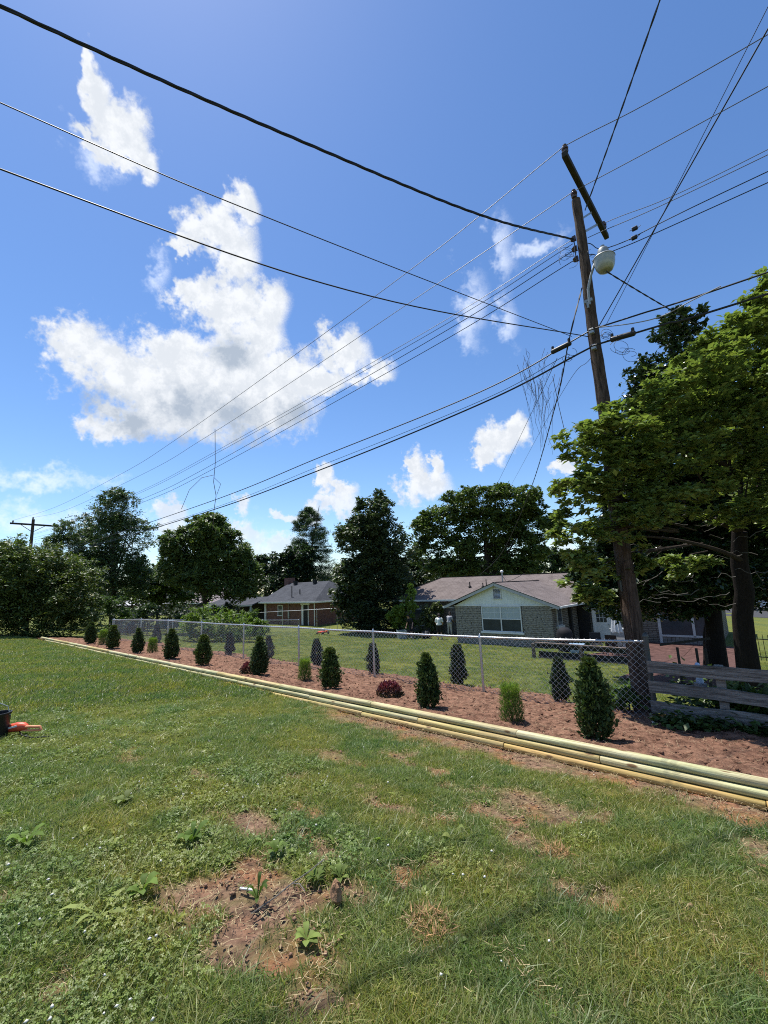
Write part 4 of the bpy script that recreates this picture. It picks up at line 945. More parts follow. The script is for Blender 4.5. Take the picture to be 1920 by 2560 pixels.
m = MB(); m.add([(-6.6, -4.6, 1.9), (6.6, -4.6, 1.9), (6.6, 4.6, 1.9), (-6.6, 4.6, 1.9), (-5, 0, 4.1), (5, 0, 4.1)], [(0, 1, 5, 4), (2, 3, 4, 5), (1, 2, 5), (3, 0, 4), (3, 2, 1, 0)]); m.build('roof', mat('pale_metal_roof', (.5, .5, .5), .6), fh2)

# ============================================================ VEGETATION
def leaf_arrays(P, size, r, up=.35, asp=.55, fold=.22, axis=None, col=(.06, .11, .03), cvar=.35, warm=.25):
    """one folded leaf (two triangles) at every point"""
    n = len(P); N = r.normal(0, 1, (n, 3)); N /= np.linalg.norm(N, axis=1, keepdims=True) + 1e-9
    N[:, 2] = np.abs(N[:, 2]); N[:, 2] += up * 2; N /= np.linalg.norm(N, axis=1, keepdims=True)
    D = r.normal(0, 1, (n, 3)) if axis is None else axis + r.normal(0, .45, (n, 3))
    D -= (D * N).sum(1, keepdims=True) * N * (1.0 if axis is None else .5); D /= np.linalg.norm(D, axis=1, keepdims=True) + 1e-9
    S = np.cross(N, D); S /= np.linalg.norm(S, axis=1, keepdims=True) + 1e-9; N2 = np.cross(D, S)
    s = (size * r.uniform(.65, 1.3, n))[:, None]; w = s * asp * .5
    v0 = P; v1 = P + D * s * .45 + S * w + N2 * w * fold; v2 = P + D * s; v3 = P + D * s * .45 - S * w + N2 * w * fold
    Q = np.stack([v0, v1, v2, v3], 1).reshape(-1, 3); i = np.arange(n) * 4
    F = np.concatenate([np.stack([i, i + 1, i + 2], 1), np.stack([i, i + 2, i + 3], 1)])
    k = r.uniform(1 - cvar, 1 + cvar, (n, 1)); h = r.uniform(0, 1, (n, 1)) * warm
    C = np.array(col)[None] * k * np.concatenate([1 + h * .9, 1 + h * .25, 1 - h * .3], 1)
    return Q, F, np.repeat(C, 4, 0)
def crown_points(blobs, n, r, clump=.2, inner=.25, flat=1.0, bias=.0, lump=0):
    """points gathered in clumps near the outside of a set of ellipsoids"""
    B = np.array(blobs, float)
    if lump:                                   # each mass breaks up into smaller boughs
        sub = [B * np.array([1, 1, 1, .9, .9, .9])]
        for k in range(lump):
            d = r.normal(0, 1, (len(B), 3)); d /= np.linalg.norm(d, axis=1, keepdims=True); d[:, 2] = np.where(d[:, 2] < -.4, -d[:, 2], d[:, 2])
            s = r.uniform(.30, .50, (len(B), 1)); sub.append(np.concatenate([B[:, :3] + d * B[:, 3:] * (1.02 - s * .55), B[:, 3:] * s], 1))
        B = np.concatenate(sub)
    vol = (B[:, 3] * B[:, 4] * B[:, 5]) ** (2 / 3); cnt = np.maximum((n * vol / vol.sum()).astype(int), 8)
    out = []
    for b, c in zip(B, cnt):
        per = max(10, int(34)); k = max(5, c // per)
        d = r.normal(0, 1, (k, 3)); d /= np.linalg.norm(d, axis=1, keepdims=True); d[:, 2] += bias * r.random(k)
        rad = np.where(r.random(k) < inner, r.uniform(.2, .8, k), r.uniform(.72, 1.06, k))
        cc = d * rad[:, None]
        q = np.repeat(cc, per, 0); e = r.normal(0, 1, (len(q), 3)); e /= np.linalg.norm(e, axis=1, keepdims=True)
        cs = np.repeat(clump * r.uniform(.5, 1.4, k), per)
        q = q + e * (r.random(len(q)) ** .6 * cs)[:, None] * np.array([1, 1, flat])
        out.append(q * b[3:6] + b[:3])
    return np.concatenate(out)
bark_shaded = mat('shaded_bark', (.020, .016, .014), .95, 0, .1, .4, 5, .7, 14, stretch=(6, 6, 1))  # copy of bark, canopy shade on the right-hand trunks put into its colour
bark = mat('bark', (.045, .036, .030), .95, 0, .1, .4, 5, .7, 14, stretch=(6, 6, 1))
bark_pale = mat('pale_bark', (.17, .155, .135), .95, 0, .1, .4, 5, .6, 14, stretch=(5, 5, 1))
def limb_tree(m, p0, p1, r0, r, targets, depth_r=.45):
    p0 = Vector(p0); p1 = Vector(p1); q = [p0.lerp(p1, t) + Vector((r.normal(0, .03), r.normal(0, .03), 0)) * (p1 - p0).length * (0 if t in (0,) else 1) * .3 for t in np.linspace(0, 1, 6)]
    m.tube(q, [r0 * (1.25 if i == 0 else 1) * (1 - .55 * i / 5) for i in range(6)], 9)
    for t in targets:
        t = Vector(t); f = r.uniform(.35, .95); a = p0.lerp(p1, f); mid = a.lerp(t, .5) + Vector((0, 0, (t - a).length * .10)) + Vector(r.normal(0, .08, 3)) * (t - a).length * .5
        rr_ = r0 * (1 - .5 * f) * depth_r
        m.tube([a, a.lerp(mid, .5) + Vector(r.normal(0, .03, 3)), mid, mid.lerp(t, .5) + Vector(r.normal(0, .05, 3)), t], [rr_, rr_ * .8, rr_ * .6, rr_ * .35, rr_ * .12], 6)
def tree(name, label, base, top, blobs, n, size, col, seed, trunk_r=.2, up=.35, clump=.2, inner=.25, asp=.55, flat=.8, lm='leaf_broad', group=None, cat='tree', bk=None, warm=.25, extra=None, axis=None, cvar=.35, bias=.0, limbs=True, lump=6):
    r = np.random.default_rng(seed); base = np.array(base, float); th = thing(name, label, cat, tuple(base), 0, group)
    P = crown_points(blobs, n, r, clump, inner, flat, bias, lump)
    if extra is not None: P = np.concatenate([P, extra(r)])
    Q, F, C = leaf_arrays(P - base, size, r, up, asp, col=col, warm=warm, axis=axis, cvar=cvar)
    link('crown', np_mesh('crown', Q, F, C), leaf_mat(lm), th)
    if trunk_r:
        m = MB(); B = np.array(blobs); t = Vector(top) - Vector(base)
        trunk_m = bk or bark; tg = [tuple(b[:3] - base + r.normal(0, .25, 3) * b[3:6]) for b in B for _ in range(3)] if limbs else []
        limb_tree(m, (0, 0, -.25), t, trunk_r, r, tg); m.build('trunk', bk or bark, th, smooth=True)
    return th
def bl(p, rx, ry=None, rz=None): return (p[0], p[1], p[2], rx, ry or rx, rz or rx)
TREES = 'trees behind the neighbouring houses'
leaf_mat('leaf_broad', rough=.45, spec=.45, trans=.26); leaf_mat('leaf_gloss', rough=.28, spec=.55, trans=.12); leaf_mat('leaf_bright', rough=.5, spec=.3, trans=.34)
DG = (.068, .115, .054); MG = (.045, .085, .024); LG = (.085, .150, .030)
def yb(x, y): return gz(*toUV(x, y))
def base_at(p): return (p[0], p[1], yb(p[0], p[1]))

# hedge mass closing the lawn at the left
hedge = [bl((-21.00,25.28,2.09), 2.8, 2.5, 2.6), bl((-19.54,25.84,1.79), 2.3, 2.2, 2.4), bl((-21.49,24.22,2.34), 2.6, 2.4, 2.5), bl((-18.89,27.09,0.41), 1.1, 1.2, 1.4), bl((-20.59,26.10,3.24), 2.0, 2.0, 1.5), bl((-21.10,24.49,0.79), 3.0, 2.0, 1.9), bl((-20.07,26.08,0.41), 2.6, 1.8, 1.6), bl((-24.36,24.17,2.67), 3.0, 2.6, 3.0)]
tree('overgrown_hedge', 'tall overgrown dark green hedge closing off the lawn at left', base_at((-20.87,25.71,-0.43)), (-20.72,25.09,3.22), hedge, 84000, .19, (.074, .118, .036), 1, .10, up=.25, clump=.24, inner=.35, asp=.42, cat='hedge', warm=.5, bias=.25)
tree('locust_tree', 'tall feathery dark tree behind the hedge with a two-peaked crown', base_at((-23.49,37.93,-0.69)), (-23.12,36.37,8.42),
     [bl((-22.86,36.27,9.02), 2.0, 2, 1.9), bl((-22.68,36.69,6.55), 3.0, 2.6, 1.8), bl((-23.13,37.15,3.86), 3.0, 2.6, 1.5), bl((-26.97,37.57,7.35), 2.0, 1.8, 1.5), bl((-28.08,37.83,5.83), 1.6, 1.6, 1.5), bl((-26.21,38.11,4.19), 2.2, 2, 1.6), bl((-21.27,37.25,3.28), 1.5, 1.5, 1.1), bl((-23.20,37.44,2.18), 3, 2, .9), bl((-25.10,37.88,5.54), 2.2, 2, 1.6)], 60000, .24, DG, 2, .24, up=.3, clump=.26, inner=.2, asp=.34, group=TREES)
tree('round_tree', 'broad round dark green tree with drooping leaves left of the brick house', base_at((-13.95,33.98,-1.32)), (-13.70,32.90,5.00),
     [bl((-13.51,32.77,5.75), 2.1, 2, 1.6), bl((-15.06,32.86,5.21), 1.9, 1.8, 1.5), bl((-12.34,32.96,4.65), 2.1, 2, 1.5), bl((-11.18,33.22,3.09), 1.5, 1.6, 1.5), bl((-15.14,33.20,3.25), 2.0, 2, 1.4), bl((-12.88,33.32,2.56), 2.5, 2.2, 1.5), bl((-16.18,33.04,4.19), 1.1, 1.3, 1.2), bl((-13.47,32.59,6.80), 1.3, 1.3, .8), bl((-11.24,33.48,1.59), 1.3, 1.3, .9)], 56000, .28, (.074, .125, .046), 3, .22, up=.3, clump=.26, inner=.2, asp=.42, group=TREES, warm=.5)
tree('young_tree', 'smaller yellow-green tree between the locust and the round tree', base_at((-22.39,43.09,-1.16)), (-22.22,42.36,3.05),
     [bl((-22.03,42.40,2.85), 2.6, 2, 1.5), bl((-20.46,42.31,3.36), 1.6, 2, 1.8), bl((-23.64,42.62,1.57), 2.2, 2, 1.2), bl((-20.94,42.70,1.08), 2.0, 1.6, 1.0)], 18000, .30, (.085, .140, .036), 4, .14, group=TREES, clump=.3)
# pine with whorled layers
def pine(label, base, top, R0, seed, n=34000):
    r = np.random.default_rng(seed); base = np.array(base, float); top = np.array(top, float); th = thing('pine_tree', label, 'tree', tuple(base), 0, TREES); H = top[2] - base[2]; P = []
    for k in range(26):
        f = .16 + .84 * k / 25; L = R0 * (1 - f) ** .62 * r.uniform(.7, 1.1) + .45; z = base[2] + H * f
        for a in range(7):
            t = r.uniform(0, 6.28); m_ = int(n / 26 / 7); s = r.random(m_) ** .6 * L
            q = np.stack([base[0] + np.cos(t) * s, base[1] + np.sin(t) * s, z + .10 * s - .02 * s * s + r.normal(0, .12, m_)], -1) + r.normal(0, .17, (m_, 3)) * np.array([1, 1, .5]); P.append(q)
    P = np.concatenate(P); Q, F, C = leaf_arrays(P - base, .30, r, .2, .22, col=(.054, .096, .046)); link('crown', np_mesh('crown', Q, F, C), leaf_mat('leaf_broad'), th)
    m = MB(); m.tube([(0, 0, -.3), (0, 0, H * .5), tuple(top - base)], [.28, .18, .03], 9); m.build('trunk', bark, th, smooth=True)
pine('tall pine with layered branches behind the brick house roof', base_at((-11.62,65.81,-3.50)), (-9.55,62.86,13.72), 6.4, 5, 56000)
tree('maple_tree', 'dense dark maple between the brick house and the stone house', base_at((-1.30,38.31,-2.92)), (-1.05,36.58,7.21),
     [bl((-0.87,36.52,7.54), 2.0, 2, 1.9), bl((-2.15,36.86,5.57), 2.4, 2.2, 2.0), bl((0.39,36.99,4.79), 2.3, 2.2, 2.2), bl((-1.23,37.33,2.83), 3.0, 2.6, 2.0), bl((-2.76,36.93,2.20), 1.8, 2, 1.8), bl((0.79,37.49,1.90), 1.5, 1.8, 1.7), bl((-1.34,37.79,0.13), 2.6, 2.4, 1.6), bl((-2.70,37.39,-0.47), 1.9, 1.8, 1.5), bl((-0.38,38.09,-1.60), 2.4, 2, 1.2), bl((-3.66,37.15,0.91), 1.1, 1.2, 1.1)], 76000, .25, (.060, .092, .048), 6, .26, up=.4, clump=.24, inner=.3, asp=.6, group=TREES)
tree('oak_tree', 'largest spreading tree rising behind the stone house roof', base_at((11.31,51.39,-2.28)), (11.70,49.75,7.29),
     [bl((10.22,49.16,10.78), 3.4, 3, 2.0), bl((14.62,49.19,10.60), 3.4, 3, 2.0), bl((6.65,49.56,8.41), 2.8, 2.6, 2.2), bl((17.05,49.67,7.77), 3.2, 3, 1.7), bl((11.72,49.67,7.75), 4.0, 3, 2.2), bl((15.09,50.13,5.11), 3.2, 3, 2.2), bl((8.60,50.12,5.13), 3.0, 2.6, 2.0), bl((4.64,50.62,8.16), 1.6, 1.8, 1.6), bl((4.75,51.18,4.90), 2.0, 2, 1.9), bl((12.69,50.46,3.15), 4.2, 3, 1.7), bl((7.12,50.50,2.91), 3, 2.4, 1.4), bl((18.08,50.23,4.53), 1.5, 1.8, .8), bl((19.14,49.65,7.91), 1.4, 1.5, 1.0)], 74000, .34, (.080, .130, .042), 7, .40, clump=.24, inner=.15, asp=.6, group=TREES, warm=.4)
tree('background_tree', 'hazy green trees low behind the right end of the stone house', base_at((33.18,86.66,-0.89)), (33.40,85.74,4.54),
     [bl((31.78,85.92,3.44), 5, 4, 3.4), bl((36.52,85.89,3.64), 4, 4, 3.0), bl((28.59,86.10,2.40), 4, 4, 2.4), bl((33.85,85.54,5.68), 2.2, 2, 2.4), bl((41.96,86.19,1.87), 6, 4, 3)], 16000, .6, (.050, .085, .036), 8, .3, group=TREES, clump=.3)
tree('background_tree', 'small dark trees behind the brick house next to the pine', base_at((-18.55,67.20,0.22)), (-18.36,66.37,5.03),
     [bl((-18.08,66.48,4.42), 3.0, 3, 2.6), bl((-14.14,62.57,3.57), 3.6, 3, 2.8), bl((-12.04,62.19,5.75), 2.6, 2.4, 2.2), bl((-21.18,66.66,3.33), 3, 3, 2.4)], 18000, .5, (.030, .056, .030), 9, .25, group=TREES, clump=.3)
tree('background_tree', 'dark trees filling the gap under the oak beside the maple', base_at((5.57,61.43,-1.64)), (5.73,60.77,2.19),
     [bl((4.08,60.67,2.80), 3, 3, 2.4), bl((9.38,62.73,2.64), 4, 3, 2.2), bl((16.25,62.82,2.08), 5, 3, 1.8)], 15000, .5, (.030, .052, .026), 10, .25, group=TREES, clump=.3)
tree('background_bushes', 'dark bushes filling the gaps under the left trees', base_at((-27.26,47.03,-0.48)), (-27.19,46.74,1.20), [bl((-30.61,46.79,0.91), 2.4, 2, 1.8), bl((-27.78,47.75,1.19), 2.6, 2, 2.0), bl((-24.83,48.83,0.82), 2.6, 2, 1.8), bl((-27.14,61.02,0.75), 3, 2, 2.4), bl((-32.76,48.52,2.67), 2.2, 2, 1.8), bl((-27.41,48.48,2.90), 2.4, 2, 1.6), bl((-18.20,60.85,1.76), 3, 2, 2.2)], 16000, .32, (.036, .064, .028), 12, .1, cat='bushes', group=TREES, clump=.3)
# far wood closing the horizon: reads as one mass
r = np.random.default_rng(31); blb = []
for k in range(70):
    a = math.radians(-64 + 128 * k / 69 + r.uniform(-1, 1)); dd = r.uniform(105, 140); blb.append((math.sin(a) * dd, math.cos(a) * dd, r.uniform(-1.5, 1.2), r.uniform(5, 8), r.uniform(5, 8), r.uniform(3.0, 5.2)))
P = crown_points(blb, 40000, r, .3, .2, .8); Q, F, C = leaf_arrays(P, 1.1, r, .3, .6, col=(.045, .075, .040))
o = link('far_wood', np_mesh('far_wood', Q, F, C), leaf_mat('leaf_broad')); tag(o, 'far line of woods along the horizon behind the houses', 'woods', kind='stuff')

# shrubs and saplings in the neighbour's yard
SHR = 'shrubs in the neighbouring yard'
def shrub(name, label, blobs, n, size, col, seed, asp=.45, lm='leaf_broad', up=.2, **kw):
    c = blobs[0]; return tree(name, label, base_at(c), (c[0], c[1], c[2]), blobs, n, size, col, seed, .03, up=up, clump=.3, inner=.35, asp=asp, lm=lm, cat='shrub', group=SHR, **kw)
shrub('leafy_shrub', 'bright green spreading shrub behind the fence before the brick house', [bl((-10.02,24.64,-0.09), 1.3, 1, 1.0), bl((-8.87,25.18,-0.29), 1.1, 1, .85), bl((-10.92,24.67,-0.27), .8, .8, .6), bl((-7.68,25.74,-0.61), .7, .7, .6), bl((-9.61,24.79,-0.98), 2.0, 1, .7)], 7500, .17, (.105, .175, .030), 41, .34, 'leaf_bright', bias=.3)
shrub('leafy_shrub', 'light green sapling-like shrub at the far fence corner', [bl((-18.65,29.59,0.61), .9, .8, 1.4), bl((-18.14,29.71,-0.07), .8, .8, .8)], 2600, .2, (.05, .095, .028), 42, .3, 'leaf_bright')
shrub('leafy_shrub', 'rounded dark shrub behind the fence corner posts', [bl((-16.11,29.65,0.25), .8, .8, .9), bl((-16.67,29.74,-0.26), .9, .8, .6)], 2200, .18, (.032, .065, .022), 43)
shrub('leafy_shrub', 'wide leafy shrubs left of the far house behind the fence', [bl((-18.66,31.71,0.07), 1.1, .9, .9), bl((-15.81,31.81,-0.47), 1.0, .9, .7), bl((-19.27,31.88,-0.90), 1.6, .9, .6)], 3000, .2, (.045, .085, .026), 44)
shrub('upright_shrub', 'tall clump of strap leaves growing by the porch post', [bl((-8.65,27.74,-0.40), .35, .35, .9), bl((-8.04,27.80,-0.80), .5, .4, .5)], 700, .35, (.085, .14, .035), 45, .15, 'leaf_bright')
shrub('dark_shrub', 'dark overgrown bushes in shade beside the brick house porch', [bl((-18.00,36.83,-0.16), 1.8, 1.2, 1.0), bl((-12.90,34.78,-0.07), 1.4, 1.2, .9)], 2500, .22, (.025, .045, .02), 46)
shrub('sapling', 'slender lime green sapling in front of the stone house wall', [bl((1.27,34.60,-1.37), .95, .8, .75), bl((1.48,33.78,-0.12), .7, .6, .8), bl((1.89,33.57,1.07), .4, .4, .6), bl((0.44,33.90,-0.83), .6, .6, .5), bl((0.91,33.82,-0.40), .6, .6, .5)], 3600, .20, (.17, .26, .055), 47, .5, 'leaf_bright')
shrub('wall_shrub', 'rounded olive shrub against the stone house behind two people', [bl((3.29,34.14,-1.05), .8, .5, 1.15), bl((2.87,34.25,-1.70), .9, .5, .9), bl((3.75,34.04,-0.46), .45, .4, .6)], 3400, .17, (.10, .135, .050), 48)

# ---- arborvitae and small plants of the bed
def arbor_mesh(name, seed, n, h=1.0, w=.24, col=(.040, .072, .022), pointy=.5):
    r = np.random.default_rng(seed); n_s = max(60, n // 26)            # foliage sprays, each a small fan
    t0 = r.random(n_s) ** .95; a0 = r.uniform(0, 6.28, n_s)
    prof = w * np.minimum(1, .72 + 1.4 * t0) * np.clip(1 - np.clip((t0 - .35) / .65, 0, 1) ** 1.7 * (.55 + .4 * pointy), .10, 1)
    k0 = r.normal(1.0, .20, n_s); i = r.integers(0, n_s, n); inner_ = r.random(n) < .22
    t = np.clip(t0[i] + r.normal(0, .035, n) + .03, 0, 1); a = a0[i] + r.normal(0, .22, n)
    rad = prof[i] * k0[i] * np.where(inner_, r.uniform(.3, .8, n), r.normal(.98, .10, n))
    P = np.stack([np.cos(a) * rad, np.sin(a) * rad, .03 + t * h * .93], -1)
    ax = np.stack([np.cos(a) * .75, np.sin(a) * .75, r.normal(.8, .5, n)], -1)
    Nn = np.stack([-np.sin(a), np.cos(a), 0 * a], -1)
    Q, F, C = leaf_arrays(P, .070, r, .0, .5, .15, ax, col, .5, .35)
    tip = np.repeat(np.clip((t - .82) * 3, 0, .5), 4)[:, None]; C = C * (1 + tip * np.array([[1.2, .7, .2]]))
    return np_mesh(name, Q, F, C)
am = [arbor_mesh('foliage', 50 + k, 5200, col=((.044, .078, .025), (.052, .088, .024), (.040, .072, .028))[k % 3], w=(.185, .20, .18)[k % 3], pointy=(.9, .55, .75)[k % 3]) for k in range(3)]
am2 = [arbor_mesh('foliage', 60 + k, 4600, col=(.030, .054, .032), w=.19, pointy=.5) for k in range(2)]
lfm = leaf_mat('leaf_arbor', rough=.55, spec=.3, trans=.15)
for q in am + am2: q.materials.append(lfm)
stem = MB(); stem.tube([(0, 0, -.1), (0, 0, .5)], [.02, .012], 6); stem_me = None
def plant(name, label, cat, loc, meshes, sc, rz, group, stem_m=None):
    th = thing(name, label, cat, loc, rz, group); o = link('foliage', meshes, None, th); o.scale = sc
    m = MB(); m.tube([(0, 0, -.12), (0, 0, .25 * sc[2])], [.022, .012], 6); m.build('stem', bark, th)
    return th
FR = [(-1.85, 5.97, .98, 0, 'nearest arborvitae, largest in the bed, left of the plank fence'), (-4.45, 6.06, .86, 0, 'tapering dark arborvitae between the red shrub and the near grassy shrub'),
      (-6.95, 6.16, .80, 1, 'bushy arborvitae right beside the middle grassy shrub'), (-9.56, 6.20, .90, 2, 'arborvitae standing beside the small far red shrub'), (-12.3, 6.15, .84, 1, 'arborvitae fifth from the right in the front row'),
      (-14.46, 6.18, .93, 0, 'arborvitae sixth from the right in the front row'), (-17.23, 6.19, .86, 2, 'arborvitae with a light green shrub at its right shoulder'), (-19.71, 6.16, .90, 1, 'arborvitae in front of the far fence corner'), (-22.98, 6.28, .95, 0, 'leftmost arborvitae of the front row beside the hedge')]
rr = random.Random(2)
for i, (u, v, h, k, lab) in enumerate(FR):
    plant('arborvitae', lab, 'arborvitae', W(u, v, bedz(u, v) - .02), am[k], (h * rr.uniform(.9, 1.1) * (.92 if i else .8), h * (.92 if i else .8), h), rr.uniform(0, 6), 'arborvitae in the soil bed')
BK = [(-3.28, 8.75, .80, 'behind the fence nearest the utility pole'), (-5.78, 9.12, .90, 'behind the fence just left of the second post'), (-8.32, 8.92, .80, 'behind the fence directly at the third post'), (-10.67, 8.93, .80, 'behind the fence right of the fourth post'), (-13.29, 8.98, .78, 'behind the fence seen right of the tall front row plant'), (-15.55, 8.8, .80, 'behind the fence in the middle distance'), (-23.0, 9.1, .95, 'behind the fence farthest to the left')]
for i, (u, v, h, lab) in enumerate(BK):
    plant('arborvitae', 'dark arborvitae ' + lab, 'arborvitae', W(u, v, bedz(u, v) - .02), am2[i % 2], (h * .88, h * .88, h), rr.uniform(0, 6), 'arborvitae behind the fence')
def tuft_mesh(name, seed, n, h, w, c0, c1):
    r = np.random.default_rng(seed); a = r.uniform(0, 6.28, n); z = r.random(n) ** .8 * h * .82; rad = w * r.random(n) ** .5 * (1 - .45 * z / h)
    P = np.stack([np.cos(a) * rad, np.sin(a) * rad, z], -1); ax = np.stack([np.cos(a) * .35, np.sin(a) * .35, np.full(n, 1.3)], -1)
    Q, F, C = leaf_arrays(P, .13, r, 0, .085, .1, ax, c0, .3, .2)
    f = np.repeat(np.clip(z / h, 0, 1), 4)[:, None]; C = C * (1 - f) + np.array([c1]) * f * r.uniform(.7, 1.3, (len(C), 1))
    return np_mesh(name, Q, F, C)
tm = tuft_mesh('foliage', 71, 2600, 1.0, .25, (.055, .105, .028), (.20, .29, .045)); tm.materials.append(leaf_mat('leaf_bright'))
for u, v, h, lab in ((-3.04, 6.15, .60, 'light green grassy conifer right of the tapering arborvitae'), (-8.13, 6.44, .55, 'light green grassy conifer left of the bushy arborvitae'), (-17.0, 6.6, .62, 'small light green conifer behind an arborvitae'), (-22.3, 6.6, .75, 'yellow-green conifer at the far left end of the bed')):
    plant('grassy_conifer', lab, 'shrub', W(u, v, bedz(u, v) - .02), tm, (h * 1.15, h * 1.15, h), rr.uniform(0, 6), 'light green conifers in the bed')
def ball_mesh(name, seed, n, c_top, c_low):
    r = np.random.default_rng(seed); a = r.uniform(0, 6.28, n); t = r.random(n); rad = np.sqrt(1 - (t * .95) ** 2) * r.uniform(.6, 1.05, n)
    P = np.stack([np.cos(a) * rad, np.sin(a) * rad, t * r.uniform(.85, 1.05, n)], -1); ax = np.stack([np.cos(a) * .5, np.sin(a) * .5, np.full(n, .9)], -1)
    Q, F, C = leaf_arrays(P, .20, r, .1, .5, .2, ax, c_low, .4, .2); f = np.repeat(np.clip(t * 1.6 - .35, 0, 1), 4)[:, None]
    return np_mesh(name, Q, F, C * (1 - f) + np.array([c_top]) * f * r.uniform(.6, 1.4, (len(C), 1)))
bm_ = ball_mesh('foliage', 81, 1500, (.16, .028, .05), (.03, .034, .02)); bm_.materials.append(leaf_mat('leaf_broad'))
for u, v, s, lab in ((-5.54, 6.35, .20, 'round dark red barberry shrub on the open soil'), (-10.0, 6.22, .20, 'small red barberry shrub tucked beside an arborvitae')):
    plant('barberry', lab, 'shrub', W(u, v, bedz(u, v) - .02), bm_, (s * 1.2, s * 1.2, s * 1.35), rr.uniform(0, 6), 'red barberry shrubs')

# ---- right-hand trees: dogwood in front, holly behind
dog_b = [bl((3.62,7.42,3.88), .55, .6, .30), bl((3.42,7.45,3.09), .50, .6, .28), bl((3.32,7.47,2.39), .42, .6, .30), bl((3.40,7.69,1.71), .40, .5, .26), bl((4.24,7.50,4.03), .75, .8, .35), bl((4.24,7.42,3.27), .85, .8, .38), bl((4.26,7.67,2.45), .7, .7, .30),
         bl((5.17,7.71,4.54), .85, .9, .40), bl((5.24,7.55,3.71), .95, .9, .42), bl((5.13,7.70,2.86), .85, .8, .30), bl((6.24,7.99,5.27), .9, .9, .45), bl((6.44,7.84,4.38), .95, .9, .45), bl((7.29,8.28,5.98), .8, .9, .5), bl((7.97,8.32,6.34), .85, .9, .5), bl((7.50,8.12,5.11), .95, .9, .5), bl((7.02,7.95,3.75), .8, .9, .35),
         bl((8.49,8.22,6.89), .9, .9, .6), bl((8.36,8.16,4.92), 1.3, 1.2, .8), bl((8.17,8.30,2.92), 1.2, 1.2, .7), bl((3.74,8.07,1.27), .30, .4, .2), bl((5.71,8.50,1.72), .5, .6, .18), bl((6.82,8.14,2.64), .6, .6, .2), bl((4.34,7.99,1.75), .4, .5, .15)]
dbase = base_at((7.72,9.85,-0.21))
r = np.random.default_rng(90)
th = thing('dogwood_tree', 'large light green dogwood spreading over the plank fence at right', 'tree', dbase)
P = crown_points([b[:5] + (b[5] * 1.45,) for b in dog_b], 52000, r, .30, .35, .55, .0, 5) - np.array(dbase)
Q, F, C = leaf_arrays(P, .125, r, .55, .55, .34, None, (.150, .210, .066), .45, .32)
link('crown', np_mesh('crown', Q, F, C), leaf_mat('leaf_dogwood', rough=.30, spec=.6, trans=.34), th)
m = MB(); D0 = Vector(dbase)
def dl(*p): return tuple(Vector(p) - D0)
fork = Vector((7.38,8.99,2.42))
m.tube([(0, 0, -.2), dl(*(7.69,9.74,0.14)), dl(*(7.62,9.60,0.66)), dl(*(7.61,9.41,1.17)), dl(*(7.43,9.20,1.76)), tuple(fork - D0)], [.24, .195, .185, .175, .155, .13], 12)
m.build('trunk', bark_shaded, th, smooth=True)
m = MB()
for a in ([(7.38,8.99,2.42), (7.29,8.61,3.44), (7.42,8.42,4.56), (7.48,8.36,5.49)], [(7.38,8.99,2.42), (7.58,8.68,3.03), (7.75,8.51,4.07), (8.18,8.48,5.43)], [(7.38,8.42,4.56), (6.61,8.17,4.83), (5.84,7.94,5.01), (5.16,7.78,4.73)], [(7.29,8.60,3.52), (6.49,8.15,3.76), (5.59,7.83,3.86), (4.57,7.64,3.76)], [(7.38,8.99,2.42), (6.36,8.53,2.72), (5.18,7.99,2.91), (4.00,7.58,2.95)], [(7.42,8.42,4.56), (7.66,8.34,5.03), (8.21,8.38,6.00)], [(7.41,9.09,1.84), (6.57,8.74,2.09), (5.29,8.20,2.29), (3.83,7.69,2.33)], [(5.23,7.80,4.65), (4.50,7.67,4.23), (3.80,7.51,3.98)]):
    n = len(a); q = through([Vector(p) - D0 for p in a], 18); m.tube(q, [.055 - .045 * k / (len(q) - 1) for k in range(len(q))], 7)
rr = random.Random(8)
for k in range(46):
    b_ = dog_b[rr.randrange(len(dog_b))]; c = Vector(b_[:3]); a = fork.lerp(c, rr.uniform(.3, .6)); q = [a - D0, a.lerp(c, .5) - D0 + Vector((rr.gauss(0, .1), rr.gauss(0, .1), .1)), c - D0 + Vector((rr.gauss(0, .3), rr.gauss(0, .3), 0))]
    m.tube(q, [.018, .012, .004], 5)
m.build('branches', bark, th, smooth=True)
m = MB()   # bare pale twigs under the canopy
for k in range(38):
    x, y, d = rr.uniform(1610, 1880), rr.uniform(1330, 1530), 0
    p = Vector((rr.uniform(5.2, 7.8), rr.uniform(8.2, 9.6), rr.uniform(.9, 3.0))) - D0; a = rr.uniform(2.4, 4.2); q = [p]; L = rr.uniform(.3, .9)
    for j in range(6): q.append(q[-1] + Vector((math.cos(a) * L / 6, math.sin(a) * L / 6 * .5, rr.gauss(-.01, .045)))); a += rr.gauss(0, .2)
    m.tube(q, [.009 - .001 * j for j in range(7)], 4)
m.build('twigs', mat('grey_twig', (.095, .088, .078), .95), th)

